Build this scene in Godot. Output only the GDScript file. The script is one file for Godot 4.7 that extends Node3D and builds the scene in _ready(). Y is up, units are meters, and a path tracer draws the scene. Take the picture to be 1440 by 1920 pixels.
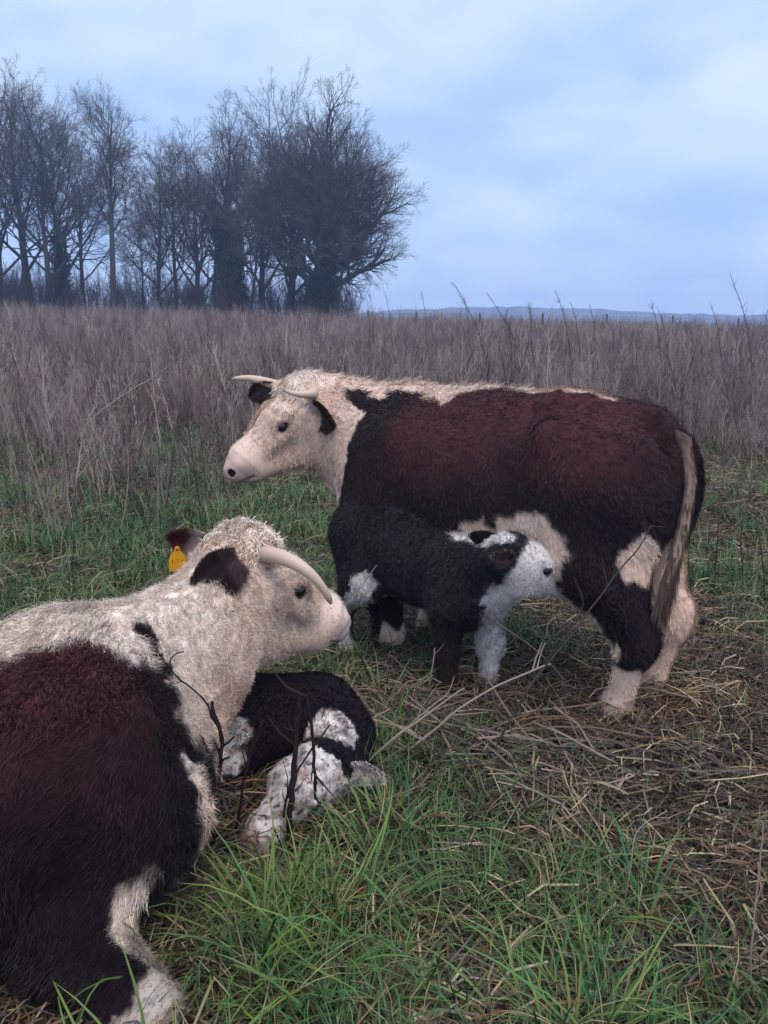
extends Node3D

const F := 1600.0          # focal length for a 1920-high picture
const EYE := 1.6           # camera height
const PITCH := -0.2195
var rng := RandomNumberGenerator.new()
var nz := FastNoiseLite.new()
var nf := FastNoiseLite.new()

# ------------------------------------------------------------------ helpers
func at(x: float, y: float, d: float) -> Vector3:      # point of the picture, d metres ahead
	var v := Vector3((x - 720.0) / F, (960.0 - y) / F, -1.0).rotated(Vector3.RIGHT, PITCH)
	return Vector3(0, EYE, 0) + v * (d / -v.z)

func on_ground(x: float, y: float, h := 0.0) -> Vector3:
	var v := Vector3((x - 720.0) / F, (960.0 - y) / F, -1.0).rotated(Vector3.RIGHT, PITCH)
	return Vector3(0, EYE, 0) + v * ((h - EYE) / v.y)

func gy(x: float, z: float) -> float:                  # height of the field
	var d := -z
	var crest := 1.22 - 0.0262 * clampf(x, -60.0, 34.0)
	var y := crest * smoothstep(7.0, 55.0, d)
	if d > 62.0:
		y -= smoothstep(62.0, 300.0, d) * (16.0 + crest)
	y += 0.035 * nz.get_noise_2d(x * 1.1, z * 1.1) + 0.02 * nf.get_noise_2d(x * 5.0, z * 5.0)
	return y

func numbered(n: String) -> String:
	if not has_node(n):
		return n
	var k := 1
	while has_node("%s_%03d" % [n, k]):
		k += 1
	return "%s_%03d" % [n, k]

func tag(o: Node, label := "", category := "", group := "", kind := "") -> Node:
	if label: o.set_meta("label", label)
	if category: o.set_meta("category", category)
	if group: o.set_meta("group", group)
	if kind: o.set_meta("kind", kind)
	return o

func thing(called: String, label: String, category: String, p := Vector3.ZERO, turn := 0.0, group := "") -> Node3D:
	var o := Node3D.new()
	o.name = numbered(called)
	add_child(o)
	o.position = p
	o.rotation.y = turn
	tag(o, label, category, group)
	return o

func put(called: String, m: Mesh, mat: Material, parent: Node = self) -> MeshInstance3D:
	var o := MeshInstance3D.new()
	o.mesh = m
	for i in m.get_surface_count():
		m.surface_set_material(i, mat)
	o.name = numbered(called) if parent == self else called
	if parent != self and parent.has_node(called):
		var k := 1
		while parent.has_node("%s_%03d" % [called, k]):
			k += 1
		o.name = "%s_%03d" % [called, k]
	parent.add_child(o, true)
	return o

# copies of one mesh: xs transforms, cs colours (linear)
func scatter(called: String, m: Mesh, mat: Material, xs: Array, cs: Array, parent: Node = self) -> MultiMeshInstance3D:
	m.surface_set_material(0, mat)
	var mm := MultiMesh.new()
	mm.transform_format = MultiMesh.TRANSFORM_3D
	mm.use_colors = true
	mm.mesh = m
	mm.instance_count = xs.size()
	for i in xs.size():
		mm.set_instance_transform(i, xs[i])
		mm.set_instance_color(i, cs[i])
	var o := MultiMeshInstance3D.new()
	o.multimesh = mm
	o.name = numbered(called) if parent == self else called
	if parent != self and parent.has_node(called):
		var k := 1
		while parent.has_node("%s_%03d" % [called, k]):
			k += 1
		o.name = "%s_%03d" % [called, k]
	parent.add_child(o, true)
	o.set_meta("kind", "stuff")
	return o

class MB:                                               # mesh builder
	var v := PackedVector3Array()
	var n := PackedVector3Array()
	var c := PackedColorArray()
	var uv := PackedVector2Array()
	var ix := PackedInt32Array()
	func add(p: Vector3, nn: Vector3, col := Color.WHITE) -> int:
		v.append(p); n.append(nn); c.append(col)
		return v.size() - 1
	func tri(a: int, b: int, d: int) -> void:           # turned so that the front runs clockwise
		var g := (v[b] - v[a]).cross(v[d] - v[a])
		if g.dot(n[a] + n[b] + n[d]) > 0.0:
			ix.append(a); ix.append(d); ix.append(b)
		else:
			ix.append(a); ix.append(b); ix.append(d)
	func quad(a: int, b: int, d: int, e: int) -> void:
		tri(a, b, d); tri(a, d, e)
	func mesh() -> ArrayMesh:
		var arr := []
		arr.resize(Mesh.ARRAY_MAX)
		arr[Mesh.ARRAY_VERTEX] = v
		arr[Mesh.ARRAY_NORMAL] = n
		arr[Mesh.ARRAY_COLOR] = c
		arr[Mesh.ARRAY_INDEX] = ix
		if uv.size() == v.size():
			arr[Mesh.ARRAY_TEX_UV] = uv
		var m := ArrayMesh.new()
		m.add_surface_from_arrays(Mesh.PRIMITIVE_TRIANGLES, arr)
		return m
	# tube through points; radii per point
	func tube(p: Array, r: Array, sides := 6, col := Color.WHITE, cols: Array = [], wide := 1.0, wax := Vector3.RIGHT) -> void:
		var prev := -1
		var side := Vector3.UP
		var cnt := p.size()
		for i in cnt:
			var t: Vector3 = (p[mini(i + 1, cnt - 1)] - p[maxi(i - 1, 0)]).normalized()
			if i == 0:
				side = t.cross(Vector3.UP if absf(t.y) < 0.9 else Vector3.RIGHT).normalized()
			else:
				side = (side - t * side.dot(t)).normalized()
			var other := t.cross(side)
			var first := v.size()
			var cc: Color = cols[i] if cols.size() else col
			for k in sides:
				var a := TAU * k / sides
				var off := (side * cos(a) + other * sin(a))
				var q := off
				if wide != 1.0:
					q = off + wax * off.dot(wax) * (wide - 1.0)
				add(p[i] + q * r[i], off, cc)
			if prev >= 0:
				for k in sides:
					var k2 := (k + 1) % sides
					quad(prev + k, prev + k2, first + k2, first + k)
			prev = first
			if (i == cnt - 1 or i == 0) and r[i] > 0.004:
				var e := add(p[i], t if i else -t, cc)
				for k in sides:
					tri(first + k, first + (k + 1) % sides, e)
	# ribbon through points, width per point, flat side towards up
	func ribbon(p: Array, w: Array, across: Vector3, nn: Vector3, col := Color.WHITE, nmix := 0.6) -> void:
		var first := v.size()
		var cnt := p.size()
		for i in cnt:
			var t: Vector3 = p[mini(i + 1, cnt - 1)] - p[maxi(i - 1, 0)]
			var ac := (across - t * (across.dot(t) / maxf(t.length_squared(), 1e-12))).normalized()
			var fn := ac.cross(t).normalized()
			if fn.dot(nn) < 0.0: fn = -fn
			var sn := (fn * (1.0 - nmix) + nn * nmix).normalized()
			add(p[i] - ac * w[i] * 0.5, sn, col)
			add(p[i] + ac * w[i] * 0.5, sn, col)
			if i:
				var b := first + i * 2
				tri(b - 2, b - 1, b + 1)
				tri(b - 2, b + 1, b)

func mat(rough := 0.9, col := Color.WHITE, spec := 0.3) -> StandardMaterial3D:
	var m := StandardMaterial3D.new()
	m.albedo_color = col
	m.vertex_color_use_as_albedo = true
	m.roughness = rough
	m.metallic_specular = spec
	return m

func rv() -> Vector3:
	return Vector3(rng.randf_range(-1, 1), rng.randf_range(-1, 1), rng.randf_range(-1, 1))

func vary(c: Color, amt: float) -> Color:
	var k := 1.0 + rng.randf_range(-amt, amt)
	return Color(c.r * k * (1.0 + rng.randf_range(-amt, amt) * 0.25), c.g * k, c.b * k * (1.0 + rng.randf_range(-amt, amt) * 0.25))

# ------------------------------------------------------------------ smooth bodies
class Field:
	var a := PackedVector3Array()
	var d := PackedVector3Array()
	var il := PackedFloat32Array()
	var ra := PackedFloat32Array()
	var dr := PackedFloat32Array()
	var kk := PackedFloat32Array()
	var s := PackedVector3Array()
	var sf := PackedFloat32Array()
	var wm := PackedFloat32Array()
	var neg := PackedByteArray()
	func bone(p: Vector3, q: Vector3, r0: float, r1: float, k := 0.05, w := 1.0, axis := Vector3(0, 0, 1), sub := false) -> void:
		var e := 1.0 / w - 1.0
		var dv := q - p
		dv += axis * (dv.dot(axis) * e)
		a.append(p); d.append(dv)
		il.append(1.0 / maxf(dv.length_squared(), 1e-9))
		ra.append(r0); dr.append(r1 - r0); kk.append(k); s.append(axis); sf.append(e); wm.append(minf(w, 1.0)); neg.append(1 if sub else 0)
	func one(i: int, p: Vector3) -> float:
		var q := p - a[i]
		if sf[i] != 0.0:
			q += s[i] * (q.dot(s[i]) * sf[i])
		var t := clampf(q.dot(d[i]) * il[i], 0.0, 1.0)
		return ((q - d[i] * t).length() - ra[i] - dr[i] * t) * wm[i]
	func value(p: Vector3, list: PackedInt32Array) -> float:
		var m := 1e3
		for i in list:
			var q := p - a[i]
			if sf[i] != 0.0:
				q += s[i] * (q.dot(s[i]) * sf[i])
			var t := clampf(q.dot(d[i]) * il[i], 0.0, 1.0)
			var b := ((q - d[i] * t).length() - ra[i] - dr[i] * t) * wm[i]
			var k := kk[i]
			if neg[i]:
				b = -b
				var h := maxf(k - absf(m - b), 0.0) / k
				m = maxf(m, b) + h * h * k * 0.25
			else:
				var h := maxf(k - absf(m - b), 0.0) / k
				m = minf(m, b) - h * h * k * 0.25
		return m
	# surface nets inside lo..hi; keep(p) says which cells belong
	func net(lo: Vector3, hi: Vector3, cell: float, v: PackedVector3Array, ix: PackedInt32Array, keep: Callable) -> void:
		var nb := Vector3i(((hi - lo) / (cell * 4.0)).ceil())
		var nx := nb.x * 4 + 1
		var ny := nb.y * 4 + 1
		var nzz := nb.z * 4 + 1
		var g := PackedFloat32Array()
		g.resize(nx * ny * nzz)
		g.fill(9.0)
		var vid := PackedInt32Array()
		vid.resize(nx * ny * nzz)
		vid.fill(-1)
		var blocks: Array[Vector3i] = []
		var reach := cell * 4.0 * 0.87
		var all := PackedInt32Array(range(a.size()))
		var sx := ny * nzz
		for bx in range(0, nb.x, 4):
			for by in range(0, nb.y, 4):
				for bz in range(0, nb.z, 4):
					var sc := lo + Vector3(bx + 2, by + 2, bz + 2) * cell * 4.0
					var sr := reach * 4.0
					var l0 := PackedInt32Array()
					var best := 1e3
					for i in all:
						var q := one(i, sc)
						if neg[i]:
							if q < sr + 0.02: l0.append(i)
						elif q < sr + 0.12:
							l0.append(i)
							best = minf(best, q)
					if best > sr + 0.07: continue
					for x in range(bx, mini(bx + 4, nb.x)):
						for y in range(by, mini(by + 4, nb.y)):
							for z in range(bz, mini(bz + 4, nb.z)):
								var cp := lo + (Vector3(x, y, z) + Vector3(0.5, 0.5, 0.5)) * cell * 4.0
								var l1 := PackedInt32Array()
								var ds := PackedFloat32Array()
								var mn := 1e3
								for i in l0:
									var q := one(i, cp)
									ds.append(q)
									if not neg[i]: mn = minf(mn, q)
								if mn > reach + 0.065 or mn < -reach * 1.25 - 0.02: continue
								for j in l0.size():
									if ds[j] < mn + 2.0 * reach + 0.10 or (neg[l0[j]] and ds[j] < reach + 0.02): l1.append(l0[j])
								blocks.append(Vector3i(x, y, z))
								for i in 5:
									for j in 5:
										var base := (x * 4 + i) * sx + (y * 4 + j) * nzz + z * 4
										for k in 5:
											if g[base + k] == 9.0:
												g[base + k] = value(lo + Vector3(x * 4 + i, y * 4 + j, z * 4 + k) * cell, l1)
		var off := PackedInt32Array([0, sx, nzz, sx + nzz, 1, sx + 1, nzz + 1, sx + nzz + 1])
		var cells := PackedInt32Array()
		for b in blocks:
			for i in 4:
				for j in 4:
					for k in 4:
						var id := (b.x * 4 + i) * sx + (b.y * 4 + j) * nzz + b.z * 4 + k
						var inside := 0
						for o in 8:
							if g[id + off[o]] < 0.0: inside += 1
						if inside == 0 or inside == 8: continue
						var sum := Vector3.ZERO
						var cnt := 0
						for o in 8:
							var g0 := g[id + off[o]]
							for ax in 3:
								var bit := 1 << ax
								if o & bit: continue
								var g1 := g[id + off[o | bit]]
								if (g0 < 0.0) == (g1 < 0.0): continue
								var t := g0 / (g0 - g1)
								sum += Vector3((o & 1) + (t if ax == 0 else 0.0), ((o >> 1) & 1) + (t if ax == 1 else 0.0), ((o >> 2) & 1) + (t if ax == 2 else 0.0))
								cnt += 1
						vid[id] = v.size()
						v.append(lo + (Vector3(b.x * 4 + i, b.y * 4 + j, b.z * 4 + k) + sum / cnt) * cell)
						cells.append(id)
		var st := PackedInt32Array([sx, nzz, 1])
		for id in cells:
			if not (keep as Callable).call(v[vid[id]]): continue
			for ax in 3:
				var g0 := g[id]
				var g1 := g[id + st[ax]]
				if (g0 < 0.0) == (g1 < 0.0): continue
				var u := st[(ax + 1) % 3]
				var w := st[(ax + 2) % 3]
				if id - u - w < 0: continue
				var c1 := vid[id - u]
				var c2 := vid[id - u - w]
				var c3 := vid[id - w]
				if c1 < 0 or c2 < 0 or c3 < 0: continue
				var c0 := vid[id]
				if g0 < 0.0:
					ix.append_array([c0, c1, c2, c0, c2, c3])
				else:
					ix.append_array([c0, c2, c1, c0, c3, c2])

func head_bones(f: Field, T: Transform3D, k: float) -> void:      # T: head frame (x to the muzzle, y up off the forehead, z right), k: size
	var ax := T.basis.z.normalized()
	var hb = func(p: Vector3, q: Vector3, r0: float, r1: float, sm := 0.03, w := 1.0, sub := false):
		f.bone(T * (p * k), T * (q * k), r0 * k, r1 * k, sm * k, w, ax, sub)
	hb.call(Vector3(0.02, -0.115, 0), Vector3(0.19, -0.11, 0), 0.115, 0.105, 0.04, 1.02)
	hb.call(Vector3(0.015, -0.03, -0.05), Vector3(0.015, -0.03, 0.05), 0.06, 0.06, 0.05)
	hb.call(Vector3(0.17, -0.10, 0), Vector3(0.42, -0.10, 0), 0.088, 0.064, 0.04, 0.88)
	hb.call(Vector3(0.42, -0.122, 0), Vector3(0.478, -0.125, 0), 0.084, 0.064, 0.03, 1.12)
	for s in [-1.0, 1.0]:
		hb.call(Vector3(0.08, -0.15, 0.055 * s), Vector3(0.14, -0.265, 0.042 * s), 0.088, 0.070, 0.05)
		hb.call(Vector3(0.150, -0.052, 0.082 * s), Vector3(0.195, -0.060, 0.082 * s), 0.036, 0.03, 0.03)
		hb.call(Vector3(0.185, -0.115, 0.080 * s), Vector3(0.33, -0.135, 0.05 * s), 0.036, 0.03, 0.03)
		hb.call(Vector3(0.465, -0.098, 0.045 * s), Vector3(0.485, -0.105, 0.040 * s), 0.032, 0.026, 0.02)
	hb.call(Vector3(0.13, -0.285, 0), Vector3(0.41, -0.195, 0), 0.078, 0.050, 0.06, 1.1)
	hb.call(Vector3(0.43, -0.185, -0.02), Vector3(0.43, -0.185, 0.02), 0.038, 0.038, 0.025)
	for s in [-1.0, 1.0]:
		hb.call(Vector3(0.190, -0.088, 0.128 * s), Vector3(0.200, -0.090, 0.126 * s), 0.032, 0.030, 0.012, 1.0, true)      # eye socket
		hb.call(Vector3(0.53, -0.098, 0.050 * s), Vector3(0.505, -0.108, 0.056 * s), 0.017, 0.010, 0.012, 1.0, true)     # nostril
		hb.call(Vector3(0.50, -0.172, 0.03 * s), Vector3(0.440, -0.192, 0.060 * s), 0.005, 0.004, 0.012, 1.0, true)      # mouth line
		hb.call(Vector3(0.155, -0.084, 0.108 * s), Vector3(0.196, -0.057, 0.114 * s), 0.011, 0.013, 0.01)                # upper lid
		hb.call(Vector3(0.196, -0.057, 0.114 * s), Vector3(0.238, -0.084, 0.101 * s), 0.013, 0.010, 0.01)
		hb.call(Vector3(0.166, -0.116, 0.108 * s), Vector3(0.222, -0.118, 0.101 * s), 0.009, 0.009, 0.01)                # lower lid

func in_head(h: Vector3, k: float, cut: float) -> bool:
	var o := (0.03 * k - cut)
	return h.x > cut and h.x < 0.6 * k and h.y > -0.37 * k - o and h.y < 0.11 * k and absf(h.z) < 0.21 * k + o

# skin mesh of an animal from its field; returns [MeshInstance3D, v, n, ix]
func skin(parent: Node3D, called: String, f: Field, lo: Vector3, hi: Vector3, cell: float, T: Transform3D, k: float, fine: float, colour: Callable, m: Material, bumps := 0.0) -> Array:
	var v := PackedVector3Array()
	var ix := PackedInt32Array()
	var inv := T.affine_inverse()
	var cut := 0.03 * k
	f.net(lo, hi, cell, v, ix, func(p): return not in_head(inv * p, k, cut))
	var hlo := Vector3(9, 9, 9)
	var hhi := -hlo
	for i in 8:
		var c := T * (Vector3(0.62 if i & 1 else -0.01, 0.12 if i & 2 else -0.42, 0.25 if i & 4 else -0.25) * k)
		hlo = hlo.min(c)
		hhi = hhi.max(c)
	var v2 := PackedVector3Array()
	var i2 := PackedInt32Array()
	var cut2 := cut - cell * 0.6
	f.net(hlo, hhi, fine, v2, i2, func(p): return in_head(inv * p, k, cut2))
	var base := v.size()
	v.append_array(v2)
	for i in i2: ix.append(i + base)
	var n := PackedVector3Array()
	n.resize(v.size())
	for t in range(0, ix.size(), 3):
		var g := (v[ix[t + 2]] - v[ix[t]]).cross(v[ix[t + 1]] - v[ix[t]])
		n[ix[t]] += g; n[ix[t + 1]] += g; n[ix[t + 2]] += g
	var used := PackedByteArray()
	used.resize(v.size())
	for i in ix: used[i] = 1
	var cols := PackedColorArray()
	cols.resize(v.size())
	for i in v.size():
		if used[i] == 0: continue
		n[i] = n[i].normalized()
		if bumps > 0.0:
			v[i] += n[i] * (nf.get_noise_3dv(v[i] * 40.0) * bumps)
		cols[i] = colour.call(v[i], n[i])
	var arr := []
	arr.resize(Mesh.ARRAY_MAX)
	arr[Mesh.ARRAY_VERTEX] = v
	arr[Mesh.ARRAY_NORMAL] = n
	arr[Mesh.ARRAY_COLOR] = cols
	arr[Mesh.ARRAY_INDEX] = ix
	var am := ArrayMesh.new()
	am.add_surface_from_arrays(Mesh.PRIMITIVE_TRIANGLES, arr)
	var o := put(called, am, m, parent)
	return [o, v, n, ix, cols]
func frame(o: Vector3, f: Vector3, up := Vector3.UP) -> Transform3D:
	var x := f.normalized()
	var z := x.cross(up).normalized()
	return Transform3D(Basis(x, z.cross(x), z), o)

const WHITE := Color(0.82, 0.69, 0.58)
const TAN := Color(0.68, 0.475, 0.365)
const RED := Color(0.063, 0.0215, 0.0205)
const DARK := Color(0.0135, 0.0105, 0.0125)
const CALFWHITE := Color(0.72, 0.67, 0.63)

func wob(p: Vector3, amp := 0.03, fr := 9.0) -> Vector3:
	return p + Vector3(nf.get_noise_3dv(p * fr), nf.get_noise_3dv(p * fr + Vector3(31, 7, 3)), nf.get_noise_3dv(p * fr + Vector3(5, 53, 11))) * amp

func ball(p: Vector3, c: Vector3, r: float) -> float:        # > 0 inside
	return r - p.distance_to(c)

func cap(p: Vector3, a: Vector3, b: Vector3, r0: float, r1: float) -> float:
	var t := clampf((p - a).dot(b - a) / (b - a).length_squared(), 0.0, 1.0)
	return r0 + (r1 - r0) * t - p.distance_to(a.lerp(b, t))

func horn(parent: Node3D, pts: Array, r0: float, r1: float, m: Material) -> void:
	var b := MB.new()
	var P := []
	var R := []
	var C := []
	var n := 22
	for i in n + 1:
		var t := float(i) / n
		P.append(bez(pts, t))
		R.append(lerpf(r0, r1, pow(t, 1.15)) * (1.0 + 0.035 * sin(t * 70.0) * (1.0 - t)) * (1.0 if i < n else 0.4))
		C.append(Color(0.47, 0.30, 0.225).lerp(Color(0.55, 0.41, 0.30), clampf(t * 2.0, 0, 1)).lerp(Color(0.16, 0.12, 0.10), smoothstep(0.86, 1.0, t) * 0.8))
	b.tube(P, R, 14, Color.WHITE, C)
	put("horn", b.mesh(), m, parent)

func bez(p: Array, t: float) -> Vector3:
	if p.size() == 3:
		return p[0].lerp(p[1], t).lerp(p[1].lerp(p[2], t), t)
	var ab: Vector3 = p[0].lerp(p[1], t)
	var bc: Vector3 = p[1].lerp(p[2], t)
	var cd: Vector3 = p[2].lerp(p[3], t)
	return ab.lerp(bc, t).lerp(bc.lerp(cd, t), t)

# leaf-shaped cupped ear with thickness; along: root to tip, face: the way the hollow looks; returns the shell for hair
func ear(parent: Node3D, root: Vector3, along: Vector3, face: Vector3, length: float, wide: float, colour: Callable, m: Material) -> Array:
	var b := MB.new()
	var x := along.normalized()
	var y := (face - x * face.dot(x)).normalized()
	var z := x.cross(y)
	var nu := 12
	var nv := 9
	for side in 2:
		for i in nu + 1:
			var u := float(i) / nu
			var w := wide * (0.42 + 0.58 * sin(PI * clampf(u * 0.9 + 0.1, 0, 1))) * sqrt(maxf(1.0 - pow(u, 5.0), 0.0)) * 0.5 + 0.002
			for j in nv + 1:
				var s := float(j) / nv * 2.0 - 1.0
				var cup := (1.0 - s * s) * wide * 0.30 * (1.0 - 0.55 * u)
				var thick := 0.007 * (1.0 - s * s) * (1.0 if side else 0.0)
				var p := root + x * (u * length) + z * (s * w) - y * (cup + thick) + y * (-0.12 * length * u * u)
				var nn := (y * (1.0 if side == 0 else -1.0) - z * s * 0.7 * (1.0 if side == 0 else -1.0)).normalized()
				b.add(p, nn, colour.call(u, s, side == 0))
	var row := nv + 1
	for side in 2:
		var o := side * (nu + 1) * row
		for i in nu:
			for j in nv:
				b.quad(o + i * row + j, o + i * row + j + 1, o + (i + 1) * row + j + 1, o + (i + 1) * row + j)
	var e := put("ear", b.mesh(), m, parent)
	return [e, b.v, b.n, b.ix, b.c]

func eye(parent: Node3D, c: Vector3, r: float) -> void:
	var m := StandardMaterial3D.new()
	m.albedo_color = Color(0.07, 0.05, 0.05)
	m.roughness = 0.06
	m.metallic_specular = 0.6
	var s := SphereMesh.new()
	s.radius = r; s.height = 2.0 * r; s.radial_segments = 20; s.rings = 12
	var o := put("eye", s, m, parent)
	o.position = c

func hoof(parent: Node3D, c: Vector3, fwd: Vector3, r: float, m: Material) -> void:
	var b := MB.new()
	for s in [-1.0, 1.0]:
		var side: Vector3 = fwd.cross(Vector3.UP).normalized() * (s * r * 0.46)
		b.tube([c + side + Vector3(0, r * 1.0, 0) - fwd * r * 0.25, c + side + Vector3(0, 0.2 * r, 0) + fwd * r * 0.1, c + side + fwd * r * 0.2 - Vector3(0, 0.05 * r, 0)], [r * 0.5, r * 0.62, r * 0.66], 9, Color(0.05, 0.042, 0.038))
	put("hoof", b.mesh(), m, parent)

var skin_mat: StandardMaterial3D
var hair_mat: StandardMaterial3D
var horn_mat: StandardMaterial3D
var hoof_mat: StandardMaterial3D

func prep() -> void:
	skin_mat = mat(0.85, Color.WHITE, 0.2)
	hair_mat = mat(0.62, Color.WHITE, 0.3)
	horn_mat = mat(0.42, Color.WHITE, 0.4)
	hoof_mat = mat(0.6)

# ------------------------------------------------------------------ the standing cow
func cow_standing() -> void:
	var t := thing("cow", "standing brown and white horned cow letting a black calf drink under her belly", "cow", Vector3(0.52, 0.0, -3.66), deg_to_rad(141.0), "grown cows")
	var W := t.transform.affine_inverse()
	var T := frame(W * at(552, 718, 4.10), W.basis * Vector3(-0.71, -0.63, 0.31))
	var k := 1.0
	var f := Field.new()
	# trunk
	f.bone(Vector3(0.50, 0.90, 0), Vector3(0.05, 0.895, 0), 0.350, 0.372, 0.08, 0.86)
	f.bone(Vector3(0.05, 0.895, 0), Vector3(-0.38, 0.94, 0), 0.372, 0.335, 0.08, 0.90)
	f.bone(Vector3(-0.38, 0.94, 0), Vector3(-0.54, 0.975, 0), 0.335, 0.275, 0.08, 0.84)
	f.bone(Vector3(0.50, 1.235, 0), Vector3(-0.30, 1.225, 0), 0.055, 0.07, 0.12)
	f.bone(Vector3(-0.30, 1.215, 0), Vector3(-0.66, 1.205, 0), 0.065, 0.06, 0.12)
	for s in [-1.0, 1.0]:
		f.bone(Vector3(-0.34, 1.165, 0.235 * s), Vector3(-0.50, 1.13, 0.20 * s), 0.06, 0.08, 0.07)       # hook bone
		f.bone(Vector3(-0.68, 1.11, 0.11 * s), Vector3(-0.63, 0.90, 0.135 * s), 0.085, 0.125, 0.10)       # pin and ham
		f.bone(Vector3(-0.52, 0.98, 0.16 * s), Vector3(-0.46, 0.70, 0.195 * s), 0.24, 0.165, 0.08, 0.8)  # thigh
		f.bone(Vector3(-0.63, 0.92, 0.14 * s), Vector3(-0.65, 0.62, 0.175 * s), 0.135, 0.09, 0.08, 0.8)
		f.bone(Vector3(-0.52, 0.68, 0.20 * s), Vector3(-0.715, 0.42, 0.185 * s), 0.145, 0.075, 0.07, 0.85)
		f.bone(Vector3(-0.735, 0.45, 0.185 * s), Vector3(-0.72, 0.37, 0.185 * s), 0.062, 0.064, 0.04)
		f.bone(Vector3(-0.72, 0.40, 0.185 * s), Vector3(-0.655, 0.13, 0.18 * s), 0.060, 0.048, 0.04)
		f.bone(Vector3(-0.655, 0.14, 0.18 * s), Vector3(-0.615, 0.045, 0.18 * s), 0.054, 0.064, 0.03)
		# foreleg
		f.bone(Vector3(0.46, 1.06, 0.20 * s), Vector3(0.56, 0.80, 0.235 * s), 0.14, 0.145, 0.10, 0.8)
		f.bone(Vector3(0.52, 0.74, 0.20 * s), Vector3(0.47, 0.56, 0.19 * s), 0.14, 0.10, 0.08)
		f.bone(Vector3(0.46, 0.58, 0.18 * s), Vector3(0.50, 0.36, 0.16 * s), 0.088, 0.062, 0.05)
		f.bone(Vector3(0.50, 0.36, 0.16 * s), Vector3(0.49, 0.13, 0.15 * s), 0.058, 0.045, 0.04)
		f.bone(Vector3(0.49, 0.14, 0.15 * s), Vector3(0.53, 0.045, 0.15 * s), 0.052, 0.062, 0.03)
	# brisket, belly, udder
	f.bone(Vector3(0.66, 0.66, 0), Vector3(0.40, 0.58, 0), 0.13, 0.15, 0.10)
	f.bone(Vector3(0.15, 0.65, 0), Vector3(-0.25, 0.67, 0), 0.14, 0.13, 0.10)
	f.bone(Vector3(-0.42, 0.60, 0.03), Vector3(-0.30, 0.58, 0.03), 0.115, 0.10, 0.06)
	for s in [-1.0, 1.0]:
		f.bone(Vector3(-0.22, 1.04, 0.43 * s), Vector3(-0.27, 0.88, 0.45 * s), 0.075, 0.05, 0.14, 1.0, Vector3(0, 0, 1), true)      # flank hollow
		f.bone(Vector3(0.24, 1.02, 0.43 * s), Vector3(0.30, 0.76, 0.43 * s), 0.075, 0.075, 0.14, 1.0, Vector3(0, 0, 1), true)     # behind the shoulder
		f.bone(Vector3(-0.70, 1.21, 0.10 * s), Vector3(-0.72, 1.15, 0.10 * s), 0.03, 0.03, 0.08, 1.0, Vector3(0, 0, 1), true)     # beside the tail head
		f.bone(Vector3(-0.60, 0.52, 0.30 * s), Vector3(-0.66, 0.44, 0.27 * s), 0.03, 0.03, 0.06, 1.0, Vector3(0, 0, 1), true)     # above the hock
	# neck
	var hb := T * Vector3(0.03, -0.15, 0)
	var nax := (Vector3(0, 0, 1) + T.basis.z).normalized()
	var mid := Vector3(0.60, 1.0, 0).lerp(hb, 0.55) + Vector3(0.05, 0.0, 0.02)
	f.bone(Vector3(0.52, 0.98, 0), mid, 0.30, 0.20, 0.10, 0.74, nax)
	f.bone(mid, hb, 0.20, 0.145, 0.08, 0.78, nax)
	f.bone(Vector3(0.50, 1.20, 0), mid + Vector3(0, 0.13, 0), 0.07, 0.06, 0.10)
	f.bone(mid + Vector3(0, 0.13, 0), T * Vector3(-0.05, -0.07, 0), 0.07, 0.06, 0.08)
	f.bone(Vector3(0.68, 0.72, 0), T * Vector3(0.10, -0.27, 0), 0.13, 0.055, 0.09, 0.8, nax)
	head_bones(f, T, k)
	var inv := T.affine_inverse()
	var nb := hb.lerp(Vector3(0.56, 0.98, 0), 0.24)
	var nd := (hb - Vector3(0.62, 0.95, 0)).normalized()
	var colour := func(p0: Vector3, n: Vector3) -> Color:
		var p := wob(p0, 0.035, 7.0)
		p = wob(p, 0.012, 26.0)
		var h := inv * p
		# body colours
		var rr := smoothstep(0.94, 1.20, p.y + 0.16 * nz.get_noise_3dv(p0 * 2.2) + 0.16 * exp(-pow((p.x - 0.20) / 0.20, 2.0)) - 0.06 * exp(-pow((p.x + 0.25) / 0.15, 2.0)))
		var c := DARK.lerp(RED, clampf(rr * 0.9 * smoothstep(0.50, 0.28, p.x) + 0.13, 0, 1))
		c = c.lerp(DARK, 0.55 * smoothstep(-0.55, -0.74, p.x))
		var w := 0.0
		w = maxf(w, smoothstep(-0.012, 0.012, (p - nb).dot(nd)))
		if in_head(h, k, -0.1): w = 1.0
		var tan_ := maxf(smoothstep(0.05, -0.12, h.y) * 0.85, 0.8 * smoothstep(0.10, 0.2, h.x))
		# along the back
		var back := 0.075 if p.x > 0.22 else lerpf(0.075, 0.022, smoothstep(0.22, 0.10, p.x))
		if p.x > -0.52 and p.y > 1.0 and p.x < 0.95:
			w = maxf(w, smoothstep(-0.008, 0.008, back - absf(p.z) * 0.8 - (0.0 if p.x < 0.55 else -0.03)))
		# throat and brisket
		w = maxf(w, smoothstep(-0.01, 0.01, cap(p, T * Vector3(0.05, -0.30, 0), Vector3(0.79, 0.70, 0.0), 0.11, 0.085)))
		w = maxf(w, smoothstep(-0.01, 0.01, cap(p, Vector3(0.76, 0.68, 0.02), Vector3(0.45, 0.44, 0.0), 0.11, 0.10)))
		w = maxf(w, smoothstep(-0.008, 0.008, ball(p, Vector3(0.60, 1.02, -0.23), 0.038)))
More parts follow.
